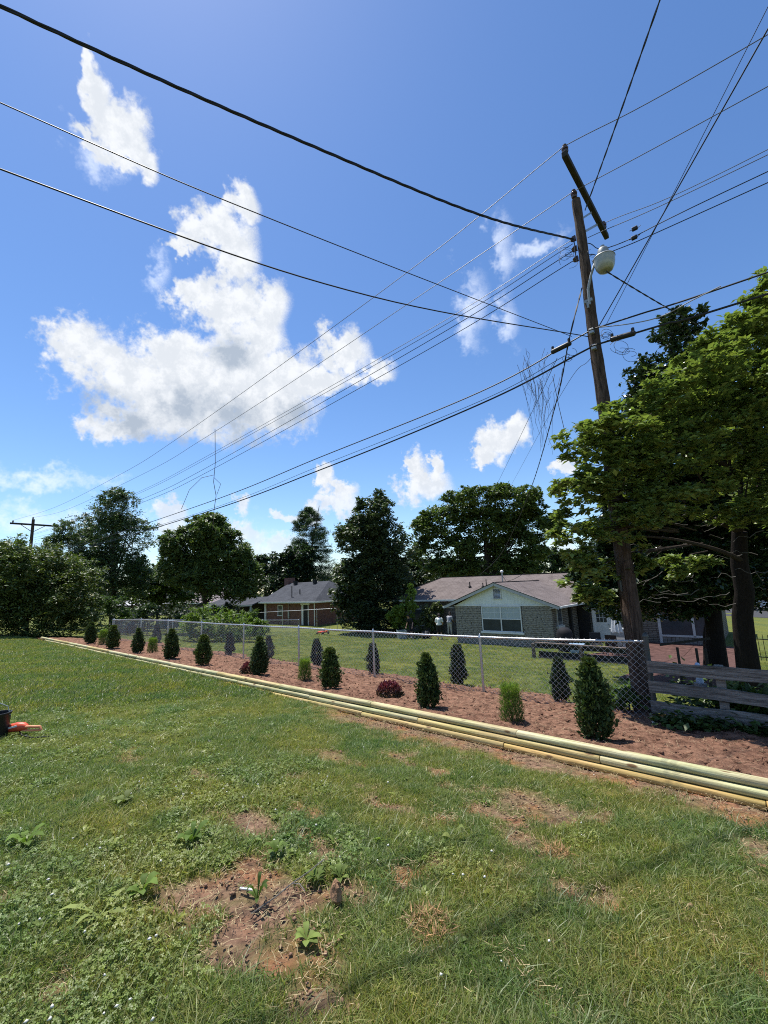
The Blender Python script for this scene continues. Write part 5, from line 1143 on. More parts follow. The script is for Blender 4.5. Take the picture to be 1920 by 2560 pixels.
hol_b = [bl((8.55,11.26,8.11), .75, .7, 1.0), bl((8.38,11.47,6.89), 1.35, 1.2, .9), bl((8.23,11.66,5.79), 1.6, 1.5, 1.0), bl((8.40,11.89,4.44), 1.9, 1.7, 1.2), bl((8.34,12.12,3.11), 2.3, 1.9, 1.2), bl((8.18,12.35,1.78), 2.5, 2.0, 1.1), bl((6.59,12.15,1.72), 1.2, 1.2, 1.0), bl((6.12,12.26,1.08), .85, .9, .75), bl((10.25,12.59,2.16), 1.6, 1.5, 1.4), bl((10.45,12.20,4.44), 1.5, 1.5, 1.4), bl((9.27,11.47,7.47), .6, .6, .5), bl((12.02,12.94,3.08), 2, 2, 2), bl((6.63,11.99,2.71), .9, .9, .9), bl((9.54,12.67,1.05), 1.3, 1.2, .6), bl((7.35,12.49,0.92), 1.3, 1.2, .75), bl((8.25,12.50,0.88), 1.4, 1.2, .7), bl((7.12,12.16,2.26), 1.4, 1.3, 1.1), bl((11.04,13.09,0.99), 1.4, 1.2, .7), bl((5.83,11.93,1.85), .7, .7, .8), bl((7.34,11.82,3.66), 1.3, 1.2, 1.2), bl((6.83,10.96,1.57), 1.1, .8, .7), bl((7.93,10.95,1.63), 1.1, .8, .7), bl((8.91,11.06,1.59), 1.0, .8, .7), bl((9.46,10.89,2.57), 1.0, .8, .8)]
tree('holly_tree', 'tall dark glossy holly behind the pole and dogwood', base_at((9.30,12.98,-0.75)), (8.93,11.55,6.43), hol_b, 190000, .135, (.030, .056, .022), 91, .24, up=.3, clump=.2, inner=.35, asp=.55, lm='leaf_gloss', warm=.2, bk=bark_shaded)
tree('slim_tree', 'slimmer dark tree standing just left of the holly trunk', base_at((9.43,13.51,-0.84)), (9.63,13.02,1.98), [bl((10.08,13.33,1.98), 1.5, 1.2, 1.0)], 900, .11, (.022, .04, .018), 92, .19, lm='leaf_gloss', limbs=False, bk=bark_shaded)
# undergrowth at the foot of the plank fence: one mass of weeds
r = np.random.default_rng(95); n = 7000
u = r.uniform(-1.55, 2.3, n); v = np.where(r.random(n) < .45, r.normal(7.85, .16, n), r.uniform(8.2, 10.2, n)); dens = fbm(u * 1.7, v * 1.7, 3, 6); k = dens > .42; u, v = u[k], v[k]
z = ground_z(u, v) + .10 + np.abs(r.normal(0, .16, len(u))) * np.where(v > 8.2, 1.5, .5)
P = np.stack([U.x * u + V.x * v, U.y * u + V.y * v, z], -1); Q, F, C = leaf_arrays(P, .11, r, .5, .6, .2, None, (.045, .085, .022), .5, .4)
o = link('undergrowth', np_mesh('undergrowth', Q, F, C), leaf_mat('leaf_broad')); tag(o, 'tangled weeds and ivy along the foot of the plank fence', 'weeds', kind='stuff')
shrub('leafy_weed', 'leafy weed clump at the foot of the utility pole behind the wire', [bl(W(-2.15, 8.85, -.5), .35, .3, .22), bl(W(-2.45, 8.75, -.6), .25, .25, .14)], 700, .11, (.085, .15, .035), 96, .55, 'leaf_bright')
for i, (u, v, s, lab) in enumerate([(-.55, 8.6, .5, 'broad-leaved plant behind the lowest plank near the fence post'), (.15, 8.8, .55, 'yellowing strap-leaved plant between the planks'), (.75, 8.35, 1.1, 'dark ivy mound swallowing the right end of the plank fence')]):
    shrub('wild_plant', lab, [bl(W(u, v, -.45), .3 * s * 1.6, .25, .32 * s * 1.4)], (90, 110, 2600)[i], (.26, .24, .10)[i], ((.06, .11, .03), (.16, .19, .04), (.022, .045, .018))[i], 97 + i, (.45, .2, .6)[i], 'leaf_bright' if i < 2 else 'leaf_gloss')
# ============================================================ GRASS (stuff)
def blade_mesh(name, seed, n, rad, hmin, hmax, wid, cols, lean=.5):
    r = np.random.default_rng(seed); a = r.uniform(0, 6.28, n); rr_ = rad * np.sqrt(r.random(n))
    P = np.stack([np.cos(a) * rr_, np.sin(a) * rr_, np.full(n, -.012)], -1); h = r.uniform(hmin, hmax, n)
    t = r.uniform(0, 6.28, n); L = np.stack([np.cos(t), np.sin(t), 0 * t], -1) * (np.abs(r.normal(0, lean, n)) * h)[:, None]
    f = r.uniform(0, 6.28, n); S = np.stack([np.cos(f), np.sin(f), 0 * f], -1) * (wid * r.uniform(.7, 1.3, n) / 2)[:, None]
    up = np.stack([0 * h, 0 * h, h], -1)
    M = P + up * .62 + L * .38; E = P + up * .97 + L
    Q = np.stack([P - S, P + S, M + S * .8, M - S * .8, E], 1).reshape(-1, 3); i = np.arange(n) * 5
    F = np.concatenate([np.stack([i, i + 1, i + 2], 1), np.stack([i, i + 2, i + 3], 1), np.stack([i + 3, i + 2, i + 4], 1)])
    c = np.array(cols)[r.integers(0, len(cols), n)] * r.uniform(.7, 1.3, (n, 1))
    return np_mesh(name, Q, F, np.repeat(c, 5, 0))
def clover_mesh(name, seed, n, rad, col, size=.017):
    r = np.random.default_rng(seed); Qs, Fs, Cs = [], [], []
    a = r.uniform(0, 6.28, n); rr_ = rad * np.sqrt(r.random(n)); k = 0
    for i in range(n):
        c = np.array([math.cos(a[i]) * rr_[i], math.sin(a[i]) * rr_[i], r.uniform(.018, .055)]); t0 = r.uniform(0, 6.28); tl = r.normal(0, .22, 2); cc = np.array(col) * r.uniform(.65, 1.4)
        for j in range(3):
            t = t0 + j * 2.094; d = np.array([math.cos(t), math.sin(t), tl[0] * math.cos(t) + tl[1] * math.sin(t)]); s = np.array([-math.sin(t), math.cos(t), -tl[0] * math.sin(t) + tl[1] * math.cos(t)]); z = size * r.uniform(.8, 1.25)
            Qs += [c, c + d * z * .6 + s * z * .5 + (0, 0, .002), c + d * z * 1.05, c + d * z * .6 - s * z * .5 + (0, 0, .002)]; Fs += [(k, k + 1, k + 2), (k, k + 2, k + 3)]; Cs += [cc] * 4; k += 4
        Qs += [c, c + (.0012, 0, 0), np.array([c[0] * .8, c[1] * .8, -.02])]; Fs.append((k, k + 1, k + 2)); Cs += [np.array(col) * .9] * 3; k += 3
    return np_mesh(name, np.array(Qs), np.array(Fs), np.array(Cs))
def rosette_mesh(name, seed, n, L, wid, col, rise=.5):
    r = np.random.default_rng(seed); Qs, Fs, Cs = [], [], []; k = 0
    for i in range(n):
        t = 6.28 * i / n + r.uniform(-.3, .3); l = L * r.uniform(.6, 1.15); w = wid * r.uniform(.75, 1.2); up = rise * r.uniform(.4, 1.3); d = np.array([math.cos(t), math.sin(t), 0]); s = np.array([-math.sin(t), math.cos(t), 0]); cc = np.array(col) * r.uniform(.7, 1.3)
        for f, ww in ((0, .12), (.25, .4), (.5, 1.0), (.75, .85), (1, .05)):
            p = d * l * f + np.array([0, 0, up * l * math.sin(f * 2.2) * .8]); Qs += [p - s * w * ww * .5 + (0, 0, w * ww * .12), p, p + s * w * ww * .5 + (0, 0, w * ww * .12)]; Cs += [cc] * 3
        for j in range(4):
            b = k + j * 3; Fs += [(b, b + 1, b + 4, b + 3), (b + 1, b + 2, b + 5, b + 4)]
        k += 15
    return np_mesh(name, np.array(Qs), np.array(Fs), np.array(Cs))
gm = leaf_mat('grass_blades', rough=.42, spec=.35, trans=.42, patch=.8)
GREEN = [(.160, .230, .058), (.125, .195, .054), (.22, .265, .090), (.100, .165, .054), (.18, .23, .098), (.27, .285, .14)]
DRY = [(.30, .26, .14), (.26, .23, .12), (.16, .19, .06), (.13, .18, .055)]
def tuft(me):
    me.materials.append(gm); return bpy.data.objects.new(me.name, me)
tufts = [tuft(blade_mesh('grass_tuft', 200 + k, 64, .085, .020, .052, .0040, GREEN, 1.2)) for k in range(4)]
tufts.append(tuft(blade_mesh('grass_tuft_dry', 210, 34, .08, .022, .05, .0038, DRY, 1.3)))
tufts.append(tuft(clover_mesh('clover_tuft', 211, 22, .075, (.150, .225, .060), .0085)))
tufts.append(tuft(clover_mesh('clover_tuft', 212, 18, .075, (.17, .24, .075), .0095)))
tufts.append(tuft(rosette_mesh('weed_tuft', 213, 6, .055, .026, (.16, .22, .055), .35)))
tufts.append(tuft(blade_mesh('grass_tuft_coarse', 214, 74, .17, .028, .055, .009, GREEN, 1.2)))
def scatter(name, label, xyz, rot, scl, idx):
    me = bpy.data.meshes.new(name); n = len(xyz); me.vertices.add(n); me.vertices.foreach_set('co', np.asarray(xyz, np.float32).ravel())
    a = me.attributes.new('rot', 'FLOAT_VECTOR', 'POINT'); a.data.foreach_set('vector', np.asarray(rot, np.float32).ravel())
    a = me.attributes.new('scl', 'FLOAT', 'POINT'); a.data.foreach_set('value', np.asarray(scl, np.float32))
    a = me.attributes.new('kind_id', 'INT', 'POINT'); a.data.foreach_set('value', np.asarray(idx, np.int32))
    o = link(name, me, gm); md = o.modifiers.new('scatter', 'NODES'); g = bpy.data.node_groups.new(name, 'GeometryNodeTree'); md.node_group = g
    g.interface.new_socket('Geometry', in_out='INPUT', socket_type='NodeSocketGeometry'); g.interface.new_socket('Geometry', in_out='OUTPUT', socket_type='NodeSocketGeometry')
    gi = g.nodes.new('NodeGroupInput'); go = g.nodes.new('NodeGroupOutput'); jn = g.nodes.new('GeometryNodeJoinGeometry')
    def attr(nm, dt):
        nd = g.nodes.new('GeometryNodeInputNamedAttribute'); nd.data_type = dt; nd.inputs['Name'].default_value = nm; return nd.outputs['Attribute']
    ki, ra, sa = attr('kind_id', 'INT'), attr('rot', 'FLOAT_VECTOR'), attr('scl', 'FLOAT')
    for k, tf in enumerate(tufts):
        if not (np.asarray(idx) == k).any(): continue
        oi = g.nodes.new('GeometryNodeObjectInfo'); oi.inputs['Object'].default_value = tf; oi.inputs['As Instance'].default_value = True
        cmpn = g.nodes.new('FunctionNodeCompare'); cmpn.data_type = 'INT'; cmpn.operation = 'EQUAL'
        g.links.new(ki, [s for s in cmpn.inputs if s.type == 'INT'][0]); [s for s in cmpn.inputs if s.type == 'INT'][1].default_value = k
        ip = g.nodes.new('GeometryNodeInstanceOnPoints'); g.links.new(gi.outputs[0], ip.inputs['Points']); g.links.new(cmpn.outputs[0], ip.inputs['Selection'])
        g.links.new(oi.outputs['Geometry'], ip.inputs['Instance']); g.links.new(ra, ip.inputs['Rotation']); g.links.new(sa, ip.inputs['Scale']); g.links.new(ip.outputs[0], jn.inputs[0])
    g.links.new(jn.outputs[0], go.inputs[0])
    return tag(o, label, 'grass', kind='stuff')
r = np.random.default_rng(300)
def polar(n, d0, d1, a0, a1, p):
    t = r.random(n); e = 2 - p
    d = (d0 ** e + t * (d1 ** e - d0 ** e)) ** (1 / e); a = np.radians(r.uniform(a0, a1, n)); return np.sin(a) * d, np.cos(a) * d, d
x, y, d = polar(95000, 1.0, 34, -58, 58, 1.25)
u = U.x * x + U.y * y; v = V.x * x + V.y * y
dmk = dirt_mask(u, v)
keep = (v > -6) & (v < 5.20) & (u > -31) & (u < 7) & (r.random(len(x)) > np.clip(dmk * 2.0 - .18, 0, .985))
x, y, d, u, v, dmk = [q[keep] for q in (x, y, d, u, v, dmk)]
n = len(x); idx = r.integers(0, 4, n)
dryp = np.clip(dmk * 1.1 + (fbm(u * .8, v * .8, 3, 70) - .46) * 1.3 * sm(-7, -2.5, u), 0, .7); idx = np.where(r.random(n) < dryp, 4, idx)
clv = fbm(u * .75, v * .75, 3, 91) + .26 * sm(.8, -1.6, x + .35 * (y - 2.4)) - .13; idx = np.where((r.random(n) < np.clip((clv - .53) * 3, 0, .20)) & (d < 9), r.integers(5, 7, n), idx)
wd = np.exp(-(((x + .75) / 1.0) ** 2 + ((y - 3.3) / .8) ** 2)) * .14 + .003 + .05 * sm(-.2, -1.4, x); idx = np.where((r.random(n) < wd) & (d < 8), 7, idx)
idx = np.where((d > 9) & (idx < 4), 8, idx)
scl = r.uniform(.7, 1.3, n) * np.where(d > 9, 1.05, 1.0) * np.where(idx == 4, 1.0, 1 - .35 * dmk) * (1 - .35 * sm(1.0, 2.6, d) * 0) * (.8 + .5 * fbm(u * 1.3, v * 1.3, 3, 55))
z = ground_z(u, v) + (fbm(u * 2.2, v * 2.2, 3, 3) - .5) * .05 * (u > -9.5)
rot = np.stack([r.normal(0, .12, n), r.normal(0, .12, n), r.uniform(0, 6.28, n)], -1)
scatter('lawn_grass', 'grass, clover and weeds of the near lawn', np.stack([x, y, z], -1), rot, scl, idx)
# the neighbour's mown lawn
x, y, d = polar(34000, 9, 42, -52, 54, .9); u = U.x * x + U.y * y; v = V.x * x + V.y * y
keep = (v > 9.15 + .35 * (fbm(u * 1.3, v * 1.3, 3, 44) - .5) * 2) & (v < 30) & ~((u > WL - .2) & (u < WR + .2) & (v > 24.4)) & ~((u > -25) & (v > 28.9)) & ~((u > -6.9) & (u < -1.2) & (v > 18.0)) & ~((u > -3.5) & (u < -1.2) & (v > 13.1))
x, y, d, u, v = [q[keep] for q in (x, y, d, u, v)]; n = len(x)
idx = np.where(r.random(n) < .12 + .5 * (fbm(u * .4, v * .9, 3, 33) > .56), 4, 8)
z = ground_z(u, v) + (fbm(u * .35, v * .35, 3, 12) - .5) * .12 * (v > 10.5)
scatter('yard_grass', 'short mown grass of the neighbouring yard', np.stack([x, y, z], -1), np.stack([r.normal(0, .1, n), r.normal(0, .1, n), r.uniform(0, 6.28, n)], -1), r.uniform(.55, .95, n) * (1 + .2 * (d > 18)), idx)
# clover flower heads: one mass
x, y, d = polar(2600, 1.3, 9, -52, 52, 1.2); u = U.x * x + U.y * y; v = V.x * x + V.y * y
clv = fbm(u * .75, v * .75, 3, 91) + .26 * sm(.8, -1.6, x + .35 * (y - 2.4)) - .13
keep = (v < 5.0) & (r.random(len(x)) < np.clip((clv - .48) * 1.6, .02, .30)) & (dirt_mask(u, v) < .3); x, y, u, v = [q[keep] for q in (x, y, u, v)]
n = len(x); fz = ground_z(u, v) + r.uniform(.045, .085, n)
q, f = clod_cloud(u, v, fz, r.uniform(.007, .011, n), 5)
o = link('clover_flowers', np_mesh('clover_flowers', q, f), mat('clover_white', (.62, .60, .52), .7, 0, .2, .2, 30)); tag(o, 'small white clover flower heads scattered in the near lawn', 'flowers', kind='stuff')

# ============================================================ SMALL THINGS ON THE LAWN
weed_m = leaf_mat('weed_leaf', (1.12, 1.05, .62), rough=.6, spec=.15, trans=.3)
def weed(lab, p, n, L, w, col, rise, seed, sc=1.0):
    uv = toUV(p[0], p[1]); th = thing('broadleaf_weed', lab, 'weed', (p[0], p[1], gz(*uv) + .012), 0, 'broadleaf weeds on the lawn')
    me = rosette_mesh('leaves', seed, n, L, w, col, rise); link('leaves', me, weed_m, th); return th
weed('upright dark plantain growing in the middle of the bare soil', (-0.80,2.76,-0.12), 9, .075, .026, (.065, .115, .035), 1.4, 401)
weed('pale broad weed leaves at the lower edge of the bare soil', (-0.47,2.47,-0.11), 8, .075, .040, (.15, .21, .085), .6, 402)
weed('single big pale heart-shaped leaf standing in the lawn', (0.41,3.48,-0.17), 2, .075, .05, (.20, .25, .12), 1.2, 403)
weed('cluster of pale folded leaves above the clover at left', (-2.29,3.99,-0.14), 7, .10, .05, (.15, .20, .11), .8, 404)
weed('plantain with spreading leaves right of the bare soil', (-0.50,2.96,-0.12), 11, .08, .028, (.11, .165, .06), .8, 405)
weed('light green plantain above the bare soil patch', (-1.44,3.37,-0.13), 9, .12, .045, (.08, .14, .045), .9, 406)
weed('wilted pale long-leaved weed lying in the clover', (-1.59,2.61,-0.08), 4, .19, .03, (.22, .28, .14), .4, 407)
weed('weed with rounded leaves at the right rim of the soil', (-0.36,2.99,-0.14), 10, .075, .036, (.13, .185, .075), .7, 408)
weed('low weed with pale oval leaves near the dry grass', (-0.82,3.26,-0.14), 7, .09, .045, (.10, .16, .06), .9, 409)
weed('leafy weed at the left edge of the lawn', (-2.56,3.30,-0.10), 8, .12, .05, (.10, .17, .05), .8, 410)
weed('broad weed left of the bare soil in the clover', (-1.48,2.80,-0.09), 7, .10, .05, (.11, .18, .06), .8, 411)
barkc = mat('bark_chunk', (.27, .16, .095), .95, 0, .1, .4, 14, .8, 30)
def chunk(name, lab, cat, p, sx, sy, sz, rz, m_, seed, tilt=0.0):
    q = random.Random(seed); uv = toUV(p[0], p[1]); mb = MB(); vs = []; S, Rn = 10, 7
    for i in range(Rn):
        ph = math.pi * i / (Rn - 1)
        for j in range(S):
            t = 6.283 * j / S; k = 1 + q.uniform(-.22, .22); vs.append((sx * math.sin(ph) * math.cos(t) * k, sy * math.sin(ph) * math.sin(t) * k, sz * math.cos(ph) * k))
    mb.add(vs, [(i * S + j, i * S + (j + 1) % S, (i + 1) * S + (j + 1) % S, (i + 1) * S + j) for i in range(Rn - 1) for j in range(S)])
    o = mb.build(name, m_); o.location = (p[0], p[1], gz(*uv) + sz * .75); o.rotation_euler = (tilt, 0, rz); return tag(o, lab, cat)
chunk('bark_piece', 'curled brown piece of bark on the right rim of bare soil', 'bark', (-0.36,2.79,-0.12), .035, .055, .06, .4, barkc, 1, .3)
chunk('soil_lump', 'dark brown round lump of soil on the bed near the plank fence', 'soil lump', (3.52,6.42,-0.53), .05, .045, .04, .2, bed_mat, 2)
chunk('bark_piece', 'pinkish wood chip at the right edge of the lawn', 'wood chip', (2.40,3.21,-0.27), .05, .02, .015, -.6, barkc, 3)
chunk('stone', 'pale grey rounded stone behind the lowest fence plank', 'stone', (5.09,6.91,-0.36), .12, .10, .09, 0, mat('field_stone', (.24, .23, .22), .9, 0, .2, .3, 9), 4)
m = MB(); m.beam((-.045, 0, .012), (.045, .006, .016), .013, .006); o = m.build('plant_label', mat('white_plastic', (.78, .78, .76), .4)); p = (-0.89,2.85,-0.12); o.location = (p[0], p[1], gz(*toUV(p[0], p[1])) + .006); o.rotation_euler[2] = -.35; tag(o, 'small white plastic strip lying on the bare soil', 'plastic strip')
m = MB(); m.tube([(0, 0, .015), (.10, .10, .025), (.17, .22, .02), (.26, .30, .035), (.33, .42, .03)], .0035, 5); m.tube([(.17, .22, .02), (.22, .20, .03), (.26, .15, .02)], .003, 5); o = m.build('dry_twig', bark_pale); p = (-0.80,2.65,-0.12); o.location = (p[0], p[1], gz(*toUV(p[0], p[1]))); tag(o, 'thin dry twig lying across the bare soil patch', 'twig')
strawm = leaf_mat('straw')
for i, (p, s, lab) in enumerate([((1.09,3.34,-0.20), .09, 'small mound of dead brown grass in the right lawn'), ((0.16,2.61,-0.13), .12, 'flattened clump of straw-coloured dead grass in the lower lawn')]):
    q = np.random.default_rng(500 + i); n = 420; a = q.uniform(0, 6.28, n); rad = s * np.sqrt(q.random(n)); P = np.stack([np.cos(a) * rad, np.sin(a) * rad, q.random(n) * .03 * (1 - rad / s)], -1)
    Q, F, C = leaf_arrays(P, .06, q, .2, .07, .1, None, (.34, .22, .12), .4, .2); o = link('dead_grass_clump', np_mesh('dead_grass_clump', Q, F, C), strawm); o.location = (p[0], p[1], gz(*toUV(p[0], p[1])) + .012); tag(o, lab, 'dead grass')
# orange power tool and the dark bin edge at the left border
tp = (-4.81,5.93,-0.22); tz = gz(*toUV(tp[0], tp[1]))
red = mat('orange_red_plastic', (.62, .085, .035), .4, 0, .4, .15, 9); orange = mat('faded_orange_plastic', (.70, .26, .12), .5, 0, .4, .15, 9)
th = thing('power_tool', 'orange and red power tool lying on the lawn at left edge', 'power tool', (tp[0], tp[1], tz), .12)
m = MB(); m.tube([(-.20, 0, .07), (-.14, 0, .085), (-.02, 0, .10), (.04, 0, .10), (.09, 0, .085)], [.03, .05, .058, .055, .035], 12); m.build('body', red, th, smooth=True)
m = MB(); m.tube([(.05, -.02, .10), (.15, -.02, .095), (.25, -.01, .085), (.27, -.01, .04)], [.016, .018, .017, .014], 8); m.tube([(.05, -.02, .06), (.15, -.02, .05), (.26, -.01, .045)], .013, 8); m.build('handle', orange, th, smooth=True)
m = MB(); m.tube([(-.20, 0, .07), (-.29, .0, .045), (-.36, 0, .02)], [.035, .042, .012], 10); m.build('nozzle', mat('grey_white_plastic', (.5, .5, .5), .4), th, smooth=True)
m = MB(); m.beam((-.12, -.055, .10), (.0, -.058, .125), .012, .02); m.build('trim', white, th)
m = MB(); m.tube([(.0, .0, .05), (.1, -.1, .02), (.3, -.22, .015), (.5, -.24, .02)], .008, 6); o = m.build('power_cord', black, th)
bp_ = (-5.01,5.82,-0.22)
th = thing('plastic_bin', 'black plastic bin just showing at the left picture edge', 'bin', (bp_[0], bp_[1], gz(*toUV(bp_[0], bp_[1]))), .2)
m = MB(); m.lathe((0, 0, 0), [(.11, 0), (.118, .02), (.13, .26), (.14, .27), (.14, .29), (.125, .29), (.112, .03)], 20); m.build('tub', black, th, smooth=True)
m = MB(); m.tube([(-.135, 0, .25), (-.10, 0, .36), (0, 0, .41), (.10, 0, .36), (.135, 0, .25)], .005, 6); m.build('bail', steel, th)
# pink marker flag
fpz = (3.11,8.09,-0.76)
th = thing('marker_flag', 'small hot pink marker flag on the soil by the fence', 'flag', fpz)
m = MB(); m.tube([(0, 0, -.06), (.0, 0, .13)], .003, 5); m.build('wire_stake', steel, th)
m = MB(); m.add([(-.035, 0, .02), (.03, .01, .03), (.04, -.01, .09), (-.02, .0, .12), (-.035, .006, .02), (.03, .016, .03), (.04, -.004, .09), (-.02, .006, .12)], [(0, 1, 2, 3), (7, 6, 5, 4), (0, 4, 5, 1), (1, 5, 6, 2), (2, 6, 7, 3), (3, 7, 4, 0)]); m.build('pennant', mat('hot_pink', (.85, .06, .30), .5), th)
# litter at the fence end
for i, (p, lab, c) in enumerate([((3.85,6.87,-0.60), 'crumpled white wrapper on the soil at the fence end', (.7, .7, .68)), ((4.25,7.28,-0.62), 'dead orange leaves piled at the fence end post', (.55, .22, .06))]):
    q = np.random.default_rng(520 + i); n = (10, 26)[i]; P = q.normal(0, (.03, .10)[i], (n, 3)) * np.array([1, 1, .25]) + np.array([0, 0, .02])
    Q, F, C = leaf_arrays(P, (.05, .06)[i], q, .5, .6, .3, None, c, .4, .1); o = link('litter', np_mesh('litter', Q, F, C), leaf_mat('litter_mat', rough=.7, spec=.2, trans=.1)); o.location = p; tag(o, lab, 'litter')
pp = (4.85,7.17,0.01)
th = thing('garden_figure', 'white garden ornament partly hidden behind the upper planks', 'ornament', (pp[0], pp[1], pp[2] - .10)); th.scale = (.55, .55, .55); m = MB(); m.lathe((0, 0, 0), [(.09, 0), (.10, .05), (.07, .16), (.10, .28), (.11, .34), (.06, .40), (.055, .44), (.07, .48), (.05, .54), (0, .56)], 12); m.build('figure', mat('painted_white_blue', (.45, .52, .62), .5, 0, .3, .4, 12), th, smooth=True)
m = MB(); m.box((-.12, -.12, -.35), (.12, .12, .0)); m.build('plinth', mat('field_stone', (.24, .23, .22)), th, bev=.02)

# ============================================================ PATIO SIDE OF THE STONE HOUSE
pat = mat('shade_darkened_patio', (.095, .052, .044), .95, 0, .1, .55, 5, .7, 14)  # red-brown darkened in place of canopy shade, mottled like leaf litter
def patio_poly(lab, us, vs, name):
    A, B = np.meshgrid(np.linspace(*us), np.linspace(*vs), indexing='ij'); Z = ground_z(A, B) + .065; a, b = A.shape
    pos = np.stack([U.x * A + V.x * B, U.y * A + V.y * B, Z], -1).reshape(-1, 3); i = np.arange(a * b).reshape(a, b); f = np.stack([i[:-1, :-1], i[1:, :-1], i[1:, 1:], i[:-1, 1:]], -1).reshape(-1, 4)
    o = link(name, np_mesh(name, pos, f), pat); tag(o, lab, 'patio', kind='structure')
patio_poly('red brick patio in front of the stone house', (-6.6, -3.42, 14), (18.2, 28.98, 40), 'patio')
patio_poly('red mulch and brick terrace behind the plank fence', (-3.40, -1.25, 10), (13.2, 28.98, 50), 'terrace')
wbr = mat('brown_weathered_rail', (.15, .115, .095), .85, 0, .2, .35, 2.5, .4, 10, stretch=(1, 8, 8))
rb = (-7.6, 17.9, gz(-7.6, 17.9)); rf = site_thing('rail_fence', 'low brown wooden rail edging the brick patio', 'fence', rb)
tA, tB = (-7.52,17.90,-0.94), (-3.76,17.90,-0.98); lA, lB = (-7.25,17.90,-1.49), (-3.82,17.90,-1.49); mA, mB = (-6.86,18.30,-1.35), (-3.87,18.30,-1.30)
m = UB(); m.beam((tA[0] - .05, 17.9, tA[2]), (-3.6, 17.9, tB[2]), .16, .05); m.put('top_rail', wbr, rf, rb)
m = UB(); m.beam((tA[0], 17.93, tA[2] - .11), (-3.6, 17.93, tB[2] - .11), .03, .15); m.put('board', dark, rf, rb)
m = UB(); m.beam((lA[0] - .2, 17.93, lA[2] + .12), (-3.6, 17.93, lB[2] + .12), .03, .20); m.put('board', dark, rf, rb)
m = UB(); m.beam((lA[0] - .2, 17.88, lA[2] + .0), (-3.6, 17.88, lB[2] + .0), .12, .05); m.put('sill', wbr, rf, rb)
for u in (-7.62, -5.75, -3.75):
    m = UB(); z0 = gz(u, 17.8); m.box((u - .06, 17.76, z0 - .1), (u + .06, 17.86, tA[2] - .02)); m.put('post', wbr, rf, rb)
gr_b = (-1.9, 12.6, gz(-1.9, 12.6)); gr_ = site_thing('garden_rail', 'dark garden handrail on thin posts behind the plank fence', 'handrail', gr_b)
for px_ in ((-1.85,12.60,-0.40), (-1.48,12.60,-0.42), (-1.31,12.60,-0.41)):
    m = UB(); m.box((px_[0] - .025, 12.58, gr_b[2] - .2), (px_[0] + .025, 12.63, gr_b[2] + .95)); m.put('post', dark, gr_, gr_b)
rA, rB = (-2.20,12.60,-0.08), (-1.19,12.60,0.12)
m = UB(); m.beam((rA[0], 12.6, rA[2]), (rB[0], 12.6, rB[2]), .04, .05); m.put('handrail', dark, gr_, gr_b)
# covered grill
p = (8.71,22.22,-1.19); gq = toUV(p[0], p[1]); z0 = gz(*gq) + .06
th = thing('covered_grill', 'black domed grill cover standing at the wing corner', 'grill', (p[0], p[1], z0), ANG)
m = MB(); m.tube([(0, 0, 0), (0, 0, .5), (0, 0, .85), (0, 0, 1.02), (0, 0, 1.12), (0, 0, 1.15)], [.36, .38, .38, .33, .18, .04], 14); m.build('cover', mat('black_vinyl_cover', (.010, .010, .013), .8), th, smooth=True)
m = MB()
for a in ((-.25, -.2), (.25, -.2), (-.25, .2), (.25, .2)): m.lathe((a[0], a[1], 0), [(.04, -.0), (.05, .03), (.04, .07)], 8)
m.build('caster', dark, th)
p = (8.91,21.39,-1.37); gq = toUV(p[0], p[1]); th = thing('storage_tote', 'pale blue storage tote beside the grill', 'tote', (p[0], p[1], gz(*gq) + .065), ANG + .2)
m = MB(); m.add([(-.28, -.18, 0), (.28, -.18, 0), (.28, .18, 0), (-.28, .18, 0), (-.33, -.22, .36), (.33, -.22, .36), (.33, .22, .36), (-.33, .22, .36)], [(3, 2, 1, 0), (4, 5, 6, 7), (0, 1, 5, 4), (1, 2, 6, 5), (2, 3, 7, 6), (3, 0, 4, 7)]); m.build('tub', mat('pale_blue_plastic', (.25, .36, .48), .4), th, bev=.02)
m = MB(); m.box((-.35, -.24, .361), (.35, .24, .40)); m.build('lid', mat('pale_blue_plastic', (.25, .36, .48)), th, bev=.015)
# closed white umbrella with its table, chairs, heater box
p = (10.75,21.12,-1.55); uq = toUV(p[0], p[1]); z0 = gz(*uq) + .065
th = thing('patio_umbrella', 'closed white patio umbrella hanging in folds beside the pole', 'umbrella', (p[0], p[1], z0), ANG)
m = MB(); m.tube([(0, 0, 0), (0, 0, 2.35)], .022, 8); m.build('umbrella_pole', steel, th)
m = MB(); S = 20; prof = [(.02, 2.32), (.05, 2.2), (.10, 1.95), (.13, 1.6), (.17, 1.25), (.20, 1.02), (.16, .99)]; vs = []
for rr_, zz in prof:
    for k in range(S): t = 6.283 * k / S; q = rr_ * (1 + (.32 if k % 2 else -.22) * min(1, (2.3 - zz))); vs.append((q * math.cos(t), q * math.sin(t), zz - (.05 if k % 4 == 1 else 0) * (zz < 1.1)))
m.add(vs, [(i * S + k, i * S + (k + 1) % S, (i + 1) * S + (k + 1) % S, (i + 1) * S + k) for i in range(len(prof) - 1) for k in range(S)]); m.build('canopy', mat('white_canvas', (.75, .74, .72), .8, 0, .2, .1, 6), th)
m = MB(); m.lathe((0, 0, 0), [(.26, .0), (.26, .05), (.06, .09), (.05, .2)], 14); m.build('base', dark, th, smooth=True)
p = (10.56,20.22,-1.53); tq = toUV(p[0], p[1]); z0 = gz(*tq) + .065
th = thing('patio_table', 'dark metal patio table behind the utility pole', 'table', (p[0], p[1], z0), ANG)
m = MB(); m.box((-.75, -.45, .69), (.75, .45, .72)); m.build('table_top', mat('dark_grey_metal', (.10, .10, .10), .45, .3), th, bev=.01)
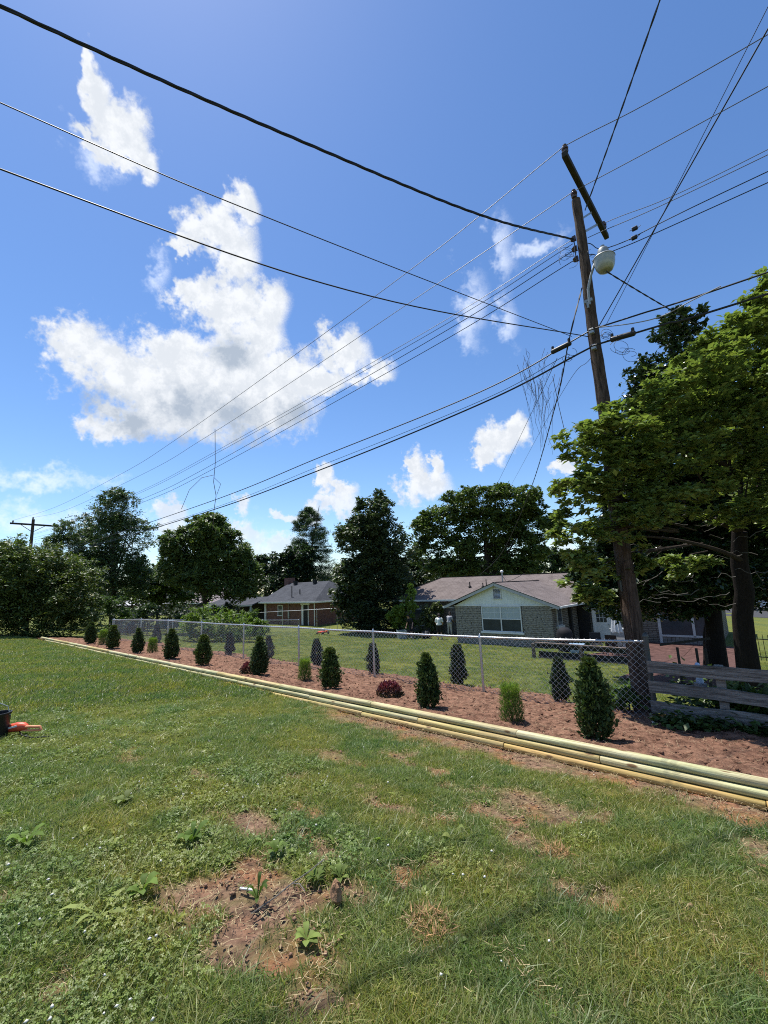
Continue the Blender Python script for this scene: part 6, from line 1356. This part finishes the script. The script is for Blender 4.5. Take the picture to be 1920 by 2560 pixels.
for a, b in ((-.68, -.38), (.68, -.38), (-.68, .38), (.68, .38)): m = MB(); m.tube([(a, b, 0), (a, b, .69)], .018, 6); m.build('leg', black, th)
def chair(lab, u, v, rz):
    th = thing('patio_chair', lab, 'chair', W(u, v, gz(u, v) + .065), ANG + rz, 'patio chairs')
    m = MB(); m.box((-.24, -.24, .40), (.24, .22, .43)); m.build('seat', black, th, bev=.01)
    m = MB(); m.add([(-.24, .22, .43), (.24, .22, .43), (.24, .30, .92), (-.24, .30, .92), (-.24, .24, .43), (.24, .24, .43), (.24, .32, .92), (-.24, .32, .92)], [(0, 1, 2, 3), (7, 6, 5, 4), (0, 4, 5, 1), (1, 5, 6, 2), (2, 6, 7, 3), (3, 7, 4, 0)]); m.build('backrest', black, th)
    for a, b in ((-.22, -.22), (.22, -.22), (-.22, .22), (.22, .22)): m = MB(); m.tube([(a, b, 0), (a, b, .41)], .014, 6); m.build('leg', black, th)
    for a in (-.25, .25): m = MB(); m.tube([(a, -.22, .41), (a, -.22, .62), (a, .25, .64)], .013, 6); m.build('arm', black, th)
chair('dark patio chair with its back to the lawn left of the table', tq[0] - 1.2, tq[1] + .1, .4)
chair('dark patio chair pushed under the near side of the table', tq[0] - .2, tq[1] - .85, 3.0)
chair('dark patio chair at the far side of the table', tq[0] + .3, tq[1] + .9, .1)
p = (12.30,23.74,-1.40); q = toUV(p[0], p[1]); th = thing('storage_box', 'grey deck storage box under the house window', 'box', W(q[0], q[1], gz(*q) + .065), ANG)
m = MB(); m.box((-.45, -.3, 0), (.45, .3, .95)); m.build('body', mat('grey_deck_plastic', (.28, .29, .29), .6), th, bev=.02); m = MB(); m.box((-.48, -.33, .951), (.48, .33, 1.03)); m.build('lid', mat('grey_deck_plastic', (.28, .29, .29)), th, bev=.02)
# black iron fence and the white car beyond
ib = (-1.05, 24.4, gz(-1.05, 24.4)); iron = site_thing('iron_fence', 'black iron picket fence on the bright lawn at right edge', 'fence', ib)
for z0 in (.28, 1.0): m = UB(); m.beam((-1.05, 24.4, ib[2] + z0), (5.2, 24.4, ib[2] + z0 - .25), .03, .035); m.put('rail', black, iron, ib)
for k in range(38): u = -1.0 + k * .165; zz = ib[2] - .04 * (u + 1.05); m = UB(); m.box((u - .010, 24.39, zz + .14), (u + .010, 24.41, zz + 1.20)); m.put('picket', black, iron, ib)
for u in (-1.09, 1.4, 3.9): zz = gz(u, 24.4); m = UB(); m.box((u - .04, 24.36, zz - .1), (u + .04, 24.44, zz + 1.3)); m.put('post', black, iron, ib)
cp_ = (37.14,44.53,-3.69); cu, cv = toUV(cp_[0], cp_[1])
cz = float(ground_z(cu, cv))
dm_ = mat('asphalt', (.055, .055, .057), .9, 0, .2, .2, 12, .4, 60)
A, B = np.meshgrid(np.linspace(cu - 3.5, cu + 14, 12), np.linspace(cv - 9, cv + 9, 12), indexing='ij'); Z = ground_z(A, B) + .02; i = np.arange(144).reshape(12, 12)
o = link('driveway', np_mesh('driveway', np.stack([U.x * A + V.x * B, U.y * A + V.y * B, Z], -1).reshape(-1, 3), np.stack([i[:-1, :-1], i[1:, :-1], i[1:, 1:], i[:-1, 1:]], -1).reshape(-1, 4)), dm_); tag(o, 'grey asphalt driveway beyond the iron fence', 'driveway', kind='structure')
carp = mat('white_car_paint', (.72, .74, .76), .2, 0, .6, .05, 3)
car = thing('parked_car', 'white car parked beyond the iron fence at the right edge', 'car', (cp_[0], cp_[1], cz + .02), math.radians(150))
m = MB(); prof = [(-2.1, .35), (-2.15, .62), (-1.95, .80), (-1.1, .92), (-.55, 1.36), (.9, 1.42), (1.6, 1.02), (2.05, .95), (2.12, .6), (2.05, .33)]; k = len(prof); vs = []
for yy, ins in ((-.86, .0), (-.70, 1.0), (.70, 1.0), (.86, .0)): vs += [(px_, yy * (1 if not ins else 1), pz if ins or pz < .96 else .94) for px_, pz in prof]
m.add(vs, [(j * k + i, j * k + (i + 1) % k, (j + 1) * k + (i + 1) % k, (j + 1) * k + i) for j in range(3) for i in range(k)] + [tuple(range(k)), tuple(range(4 * k - 1, 3 * k - 1, -1))]); body = m.build('body', carp, car, smooth=True)
m = MB(); m.add([(-1.05, -.66, .95), (-.58, -.62, 1.34), (-.58, .62, 1.34), (-1.05, .66, .95)], [(0, 1, 2, 3)]); m.v = [(a - .02, b, c + .02) for a, b, c in m.v]; m.build('windscreen', glass, car)
for s in (-1, 1): m = MB(); m.box((-.5, s * .80 - .02, .98), (1.2, s * .80 + .02, 1.30)); m.build('side_window', glass, car); m = MB(); m.box((-2.17, s * .6 - .17, .62), (-2.02, s * .6 + .17, .76)); m.build('headlight', glass, car, bev=.02)
m = MB(); m.box((-2.19, -.4, .5), (-2.08, .4, .72)); m.build('grille', dark, car, bev=.02)
for a in (-1.3, 1.3):
    for s in (-1, 1): m = MB(); m.lathe((a, s * .80, .32), [(.32, -.1), (.33, -.05), (.33, .05), (.32, .1)], 18, (0, 1, 0)); w_ = m.build('wheel', black, car, smooth=True); m = MB(); m.lathe((a, s * .80, .32), [(.20, -.108), (.2, .108)], 12, (0, 1, 0)); m.build('rim', steel, w_)
# low reddish shrub behind the car
tree('plum_tree', 'dark red-leaved tree behind the white car at right', base_at((48.79,56.95,-5.11)), (48.95,56.26,-1.10), [bl((47.44,56.17,-0.54), 3, 3, 2), bl((50.56,55.93,0.85), 4, 3, 3)], 5000, .3, (.10, .030, .035), 99, .15)

# ============================================================ PEOPLE
skin = mat('skin', (.42, .25, .18), .6, 0, .3, .1, 6); hairm = mat('dark_hair', (.02, .015, .012), .7)
def capsule(m, p0, p1, r0, r1, seg=12):
    p0 = Vector(p0); p1 = Vector(p1); d = (p1 - p0).normalized(); L = (p1 - p0).length
    pts = [p0 - d * r0 * .95, p0 - d * r0 * .7, p0 - d * r0 * .3, p0, p0.lerp(p1, .5), p1, p1 + d * r1 * .3, p1 + d * r1 * .7, p1 + d * r1 * .95]
    m.tube(pts, [r0 * .25, r0 * .72, r0 * .95, r0, (r0 + r1) / 2, r1, r1 * .95, r1 * .72, r1 * .25], seg)
def fused(m, name, mt, parent, vox, smooth=4):
    o = m.build(name, mt, parent); md = o.modifiers.new('fuse', 'REMESH'); md.mode = 'VOXEL'; md.voxel_size = vox; md.use_smooth_shade = True
    s = o.modifiers.new('soft', 'SMOOTH'); s.factor = .5; s.iterations = smooth; return o
def person(lab, loc, rz, lean, arms, shirt, bottoms, long_legs, legs=((-.10, .0), (.10, .0)), h=1.75, grp='people working by the stone house', headturn=0.0):
    """faces +y; arms = (elbow, wrist) offsets from each shoulder in upper-body frame"""
    th = thing('person', lab, 'person', loc, rz, grp); k = h / 1.75
    rot = Matrix.Rotation(-lean, 4, 'X'); pel = Vector((0, -.10 * math.sin(lean), .95))
    def ub(p): return (pel + (rot @ (Vector(p) - Vector((0, 0, .95)))) ) * k
    b = MB(); capsule(b, ub((-.06, 0, .98)), ub((.06, 0, .98)), .125 * k, .125 * k); capsule(b, ub((0, 0, 1.0)), ub((0, 0, 1.30)), .135 * k, .15 * k); capsule(b, ub((-.13, 0, 1.37)), ub((.13, 0, 1.37)), .085 * k, .085 * k)
    capsule(b, ub((0, 0, 1.42)), ub((0, .015, 1.53)), .058 * k, .055 * k)
    hd = ub((0, .03, 1.645)); b.lathe(hd - (rot @ Vector((0, 0, .125 * k))).to_tuple() if False else hd - rot.to_3x3() @ Vector((0, 0, .125 * k)), [(.045 * k, 0), (.075 * k, .04 * k), (.088 * k, .11 * k), (.085 * k, .17 * k), (.06 * k, .225 * k), (.01 * k, .245 * k)], 14, rot.to_3x3() @ Vector((0, .05, 1)))
    capsule(b, ub((0, .115, 1.64)), ub((0, .125, 1.615)), .010 * k, .013 * k, 8)                    # nose
    for s in (-1, 1): capsule(b, ub((s * .088, .02, 1.66)), ub((s * .088, .015, 1.62)), .016 * k, .012 * k, 8)   # ears
    sh = MB(); capsule(sh, ub((-.07, 0, .99)), ub((.07, 0, .99)), .145 * k, .145 * k); capsule(sh, ub((0, 0, 1.0)), ub((0, 0, 1.30)), .155 * k, .172 * k); capsule(sh, ub((-.14, 0, 1.375)), ub((.14, 0, 1.375)), .10 * k, .10 * k)
    for s, (el, wr) in zip((-1, 1), arms):
        S_ = ub((s * .19, 0, 1.385)); E_ = ub((s * .19 + el[0], el[1], 1.385 + el[2])); W_ = ub((s * .19 + wr[0], wr[1], 1.385 + wr[2]))
        capsule(b, S_, E_, .052 * k, .042 * k); capsule(b, E_, W_, .042 * k, .028 * k)
        d = (W_ - E_).normalized(); side = d.cross(Vector((0, 0, 1)) if abs(d.z) < .9 else Vector((0, 1, 0))).normalized(); palm = W_ + d * .07 * k; capsule(b, W_, palm, .030 * k, .036 * k)
        nrm = side.cross(d)
        for f, (o_, l_) in enumerate(((-.030, .065), (-.010, .078), (.010, .072), (.030, .055))):
            a0 = palm + side * o_ * k + d * .02 * k; a1 = a0 + d * l_ * .5 * k - nrm * .006; a2 = a1 + d * l_ * .4 * k - nrm * .025 * k; capsule(b, a0, a1, .0105, .0095, 7); capsule(b, a1, a2, .0095, .0085, 7)
        t0 = W_ + d * .03 * k - side * .03 * k; t1 = t0 - side * .03 * k + d * .03 * k; capsule(b, t0, t1, .012, .0105, 7); capsule(b, t1, t1 + d * .035 * k, .0105, .009, 7)
        capsule(sh, S_, S_.lerp(E_, .72), .070 * k, .066 * k)
    bt = MB(); capsule(bt, Vector((-.07, 0, .95)) * k, Vector((.07, 0, .95)) * k, .15 * k, .15 * k); shoes = MB()
    for s, (kx, ky) in zip((-1, 1), legs):
        H_ = Vector((s * .09, 0, .92)) * k; A_ = Vector((s * .10 + kx * .4, ky, .09)) * k; K_ = (H_.lerp(A_, .48) + Vector((0, .03, 0))) * 1.0
        capsule(b, H_, K_, .085 * k, .055 * k); capsule(b, K_, A_, .056 * k, .036 * k); capsule(b, A_, A_ + Vector((0, .13, -.045)) * k, .036 * k, .03 * k)
        capsule(bt, H_, K_, .108 * k, .088 * k)
        if long_legs: capsule(bt, K_, A_ + Vector((0, 0, .05)), .082 * k, .062 * k)
        capsule(shoes, A_ + Vector((0, -.03, -.035)), A_ + Vector((0, .16, -.05)), .048 * k, .042 * k)
    fused(b, 'body', skin, th, .011); fused(sh, 'shirt', shirt, th, .02); fused(bt, 'trousers' if long_legs else 'shorts', bottoms, th, .02); shoes.build('shoes', mat('shoe', (.25, .25, .25), .7), th, smooth=True)
    hr = MB(); hr.lathe(hd + rot.to_3x3() @ Vector((0, -.012, .015)), [(.088 * k, -.05), (.102 * k, .0), (.098 * k, .06), (.07 * k, .105), (.02, .125)], 14, rot.to_3x3() @ Vector((0, .02, 1))); capsule(hr, ub((-.04, -.05, 1.62)), ub((.04, -.05, 1.62)), .06 * k, .06 * k); fused(hr, 'hair', hairm, th, .014)
    e = MB()
    for s in (-1, 1): e.lathe(ub((s * .035, .108, 1.665)), [(.002, -.012), (.011, -.006), (.013, .0), (.011, .006), (.002, .012)], 8)
    e.build('eyes', mat('eye', (.06, .05, .045), .2), th); 
    mo = MB(); capsule(mo, ub((-.022, .105, 1.575)), ub((.022, .105, 1.575)), .006 * k, .006 * k, 6); mo.build('mouth', mat('lips', (.30, .12, .10), .6), th)
    return th
def gp_(px): return px
a = (3.53,31.07,-2.16); away = math.atan2(-a[0], a[1])
p1 = (a[0], a[1], yb(a[0], a[1]) + .0)
person('person in a white t-shirt and dark shorts seen from behind', p1, away - .15, .12, (((-.07, .05, -.27), (.02, .22, -.42)), ((.07, .05, -.27), (-.02, .24, -.40))), mat('white_cotton', (.74, .76, .72), .85, 0, .2, .06, 5), mat('black_shorts', (.018, .018, .022), .8), False)
a = (4.56,33.35,-2.06)
person('person in a grey t-shirt and pale trousers facing the stone wall', (a[0], a[1], yb(a[0], a[1])), math.atan2(-a[0], a[1]) - .5, .22, (((-.06, .10, -.24), (.0, .32, -.30)), ((.06, .10, -.24), (.0, .32, -.30))), mat('grey_cotton', (.36, .37, .40), .85, 0, .2, .2, 9), mat('pale_trousers', (.45, .44, .42), .85, 0, .2, .2, 8), True, h=1.68)
a = (1.68,32.57,-1.95)
person('person in black clothes bending over a grey bin by the sapling', (a[0], a[1], yb(a[0], a[1])), math.atan2(-a[0], a[1]) + 2.3, .5, (((-.10, .10, -.24), (-.14, .32, -.40)), ((.10, .10, -.24), (.12, .36, -.44))), mat('black_cotton', (.016, .016, .018), .85), mat('black_shorts', (.018, .018, .022)), False, legs=((-.12, .05), (.12, -.05)))
a = (0.91,32.38,-2.07)
th = thing('carry_bin', 'pale grey-green slatted bin held by the person in black', 'bin', (a[0], a[1], yb(a[0], a[1]) + .02), .3); binm = mat('grey_green_plastic', (.30, .35, .34), .5); th.rotation_euler[0] = .12
for k in range(5):
    z0 = .05 + k * .115; w = .27 + k * .012; m = MB()
    for p_, q_ in (((-w, -w * .7), (w, -w * .7)), ((w, -w * .7), (w, w * .7)), ((w, w * .7), (-w, w * .7)), ((-w, w * .7), (-w, -w * .7))): m.beam((p_[0], p_[1], z0), (q_[0], q_[1], z0), .015, .085)
    m.build('slat', binm, th)
m = MB(); m.box((-.26, -.18, .0), (.26, .18, .03)); m.build('bottom', binm, th)
for p_ in ((-.3, -.21), (.3, -.21), (.3, .21), (-.3, .21)): m = MB(); m.beam((p_[0] * .9, p_[1] * .9, 0), (p_[0] * 1.06, p_[1] * 1.06, .58), .03, .03); m.build('corner', binm, th)
a = (2.68,32.07,-2.16)
th = thing('garbage_bag', 'black garbage bag on the grass beside the person in white', 'bag', (a[0], a[1], yb(a[0], a[1])))
m = MB(); q = random.Random(3); S = 14; prof = [(.05, 0), (.26, .03), (.33, .14), (.31, .30), (.22, .44), (.09, .53), (.05, .57), (.10, .66)]; vs = []
for rr_, zz in prof:
    for k in range(S): t = 6.283 * k / S; rad = rr_ * (1 + q.uniform(-.13, .13)); vs.append((rad * math.cos(t), rad * math.sin(t), zz + q.uniform(-.015, .015)))
m.add(vs, [(i * S + k, i * S + (k + 1) % S, (i + 1) * S + (k + 1) % S, (i + 1) * S + k) for i in range(len(prof) - 1) for k in range(S)]); m.build('bag', black, th)
m = MB(); m.tube([(.05 * math.cos(t * .7), .05 * math.sin(t * .7), .555) for t in range(10)], .012, 5); m.build('tie', mat('grey_white_plastic', (.5, .5, .5)), th)
# red mower peeking over the fence in front of the brick house
a = (-5.55,37.48,-2.10)
th = thing('push_mower', 'small red push mower parked in front of the brick house', 'mower', (a[0], a[1], yb(a[0], a[1])), 1.0)
m = MB(); m.box((-.4, -.27, .12), (.4, .27, .26)); m.build('deck', red, th, bev=.05); m = MB(); m.lathe((0, 0, .26), [(.17, 0), (.18, .1), (.14, .2), (.05, .24)], 14); m.build('engine', mat('grey_white_plastic', (.5, .5, .5)), th, smooth=True)
for x_ in (-.35, .35):
    for y_ in (-.3, .3): m = MB(); m.lathe((x_, y_, .11), [(.11, -.03), (.115, 0), (.11, .03)], 14, (0, 1, 0)); m.build('wheel', black, th, smooth=True)
for y_ in (-.22, .22): m = MB(); m.tube([(.4, y_, .2), (.9, y_, .9)], .012, 6); m.build('handle_tube', black, th)
m = MB(); m.tube([(.9, -.22, .9), (.9, .22, .9)], .014, 6); m.build('grip', black, th)
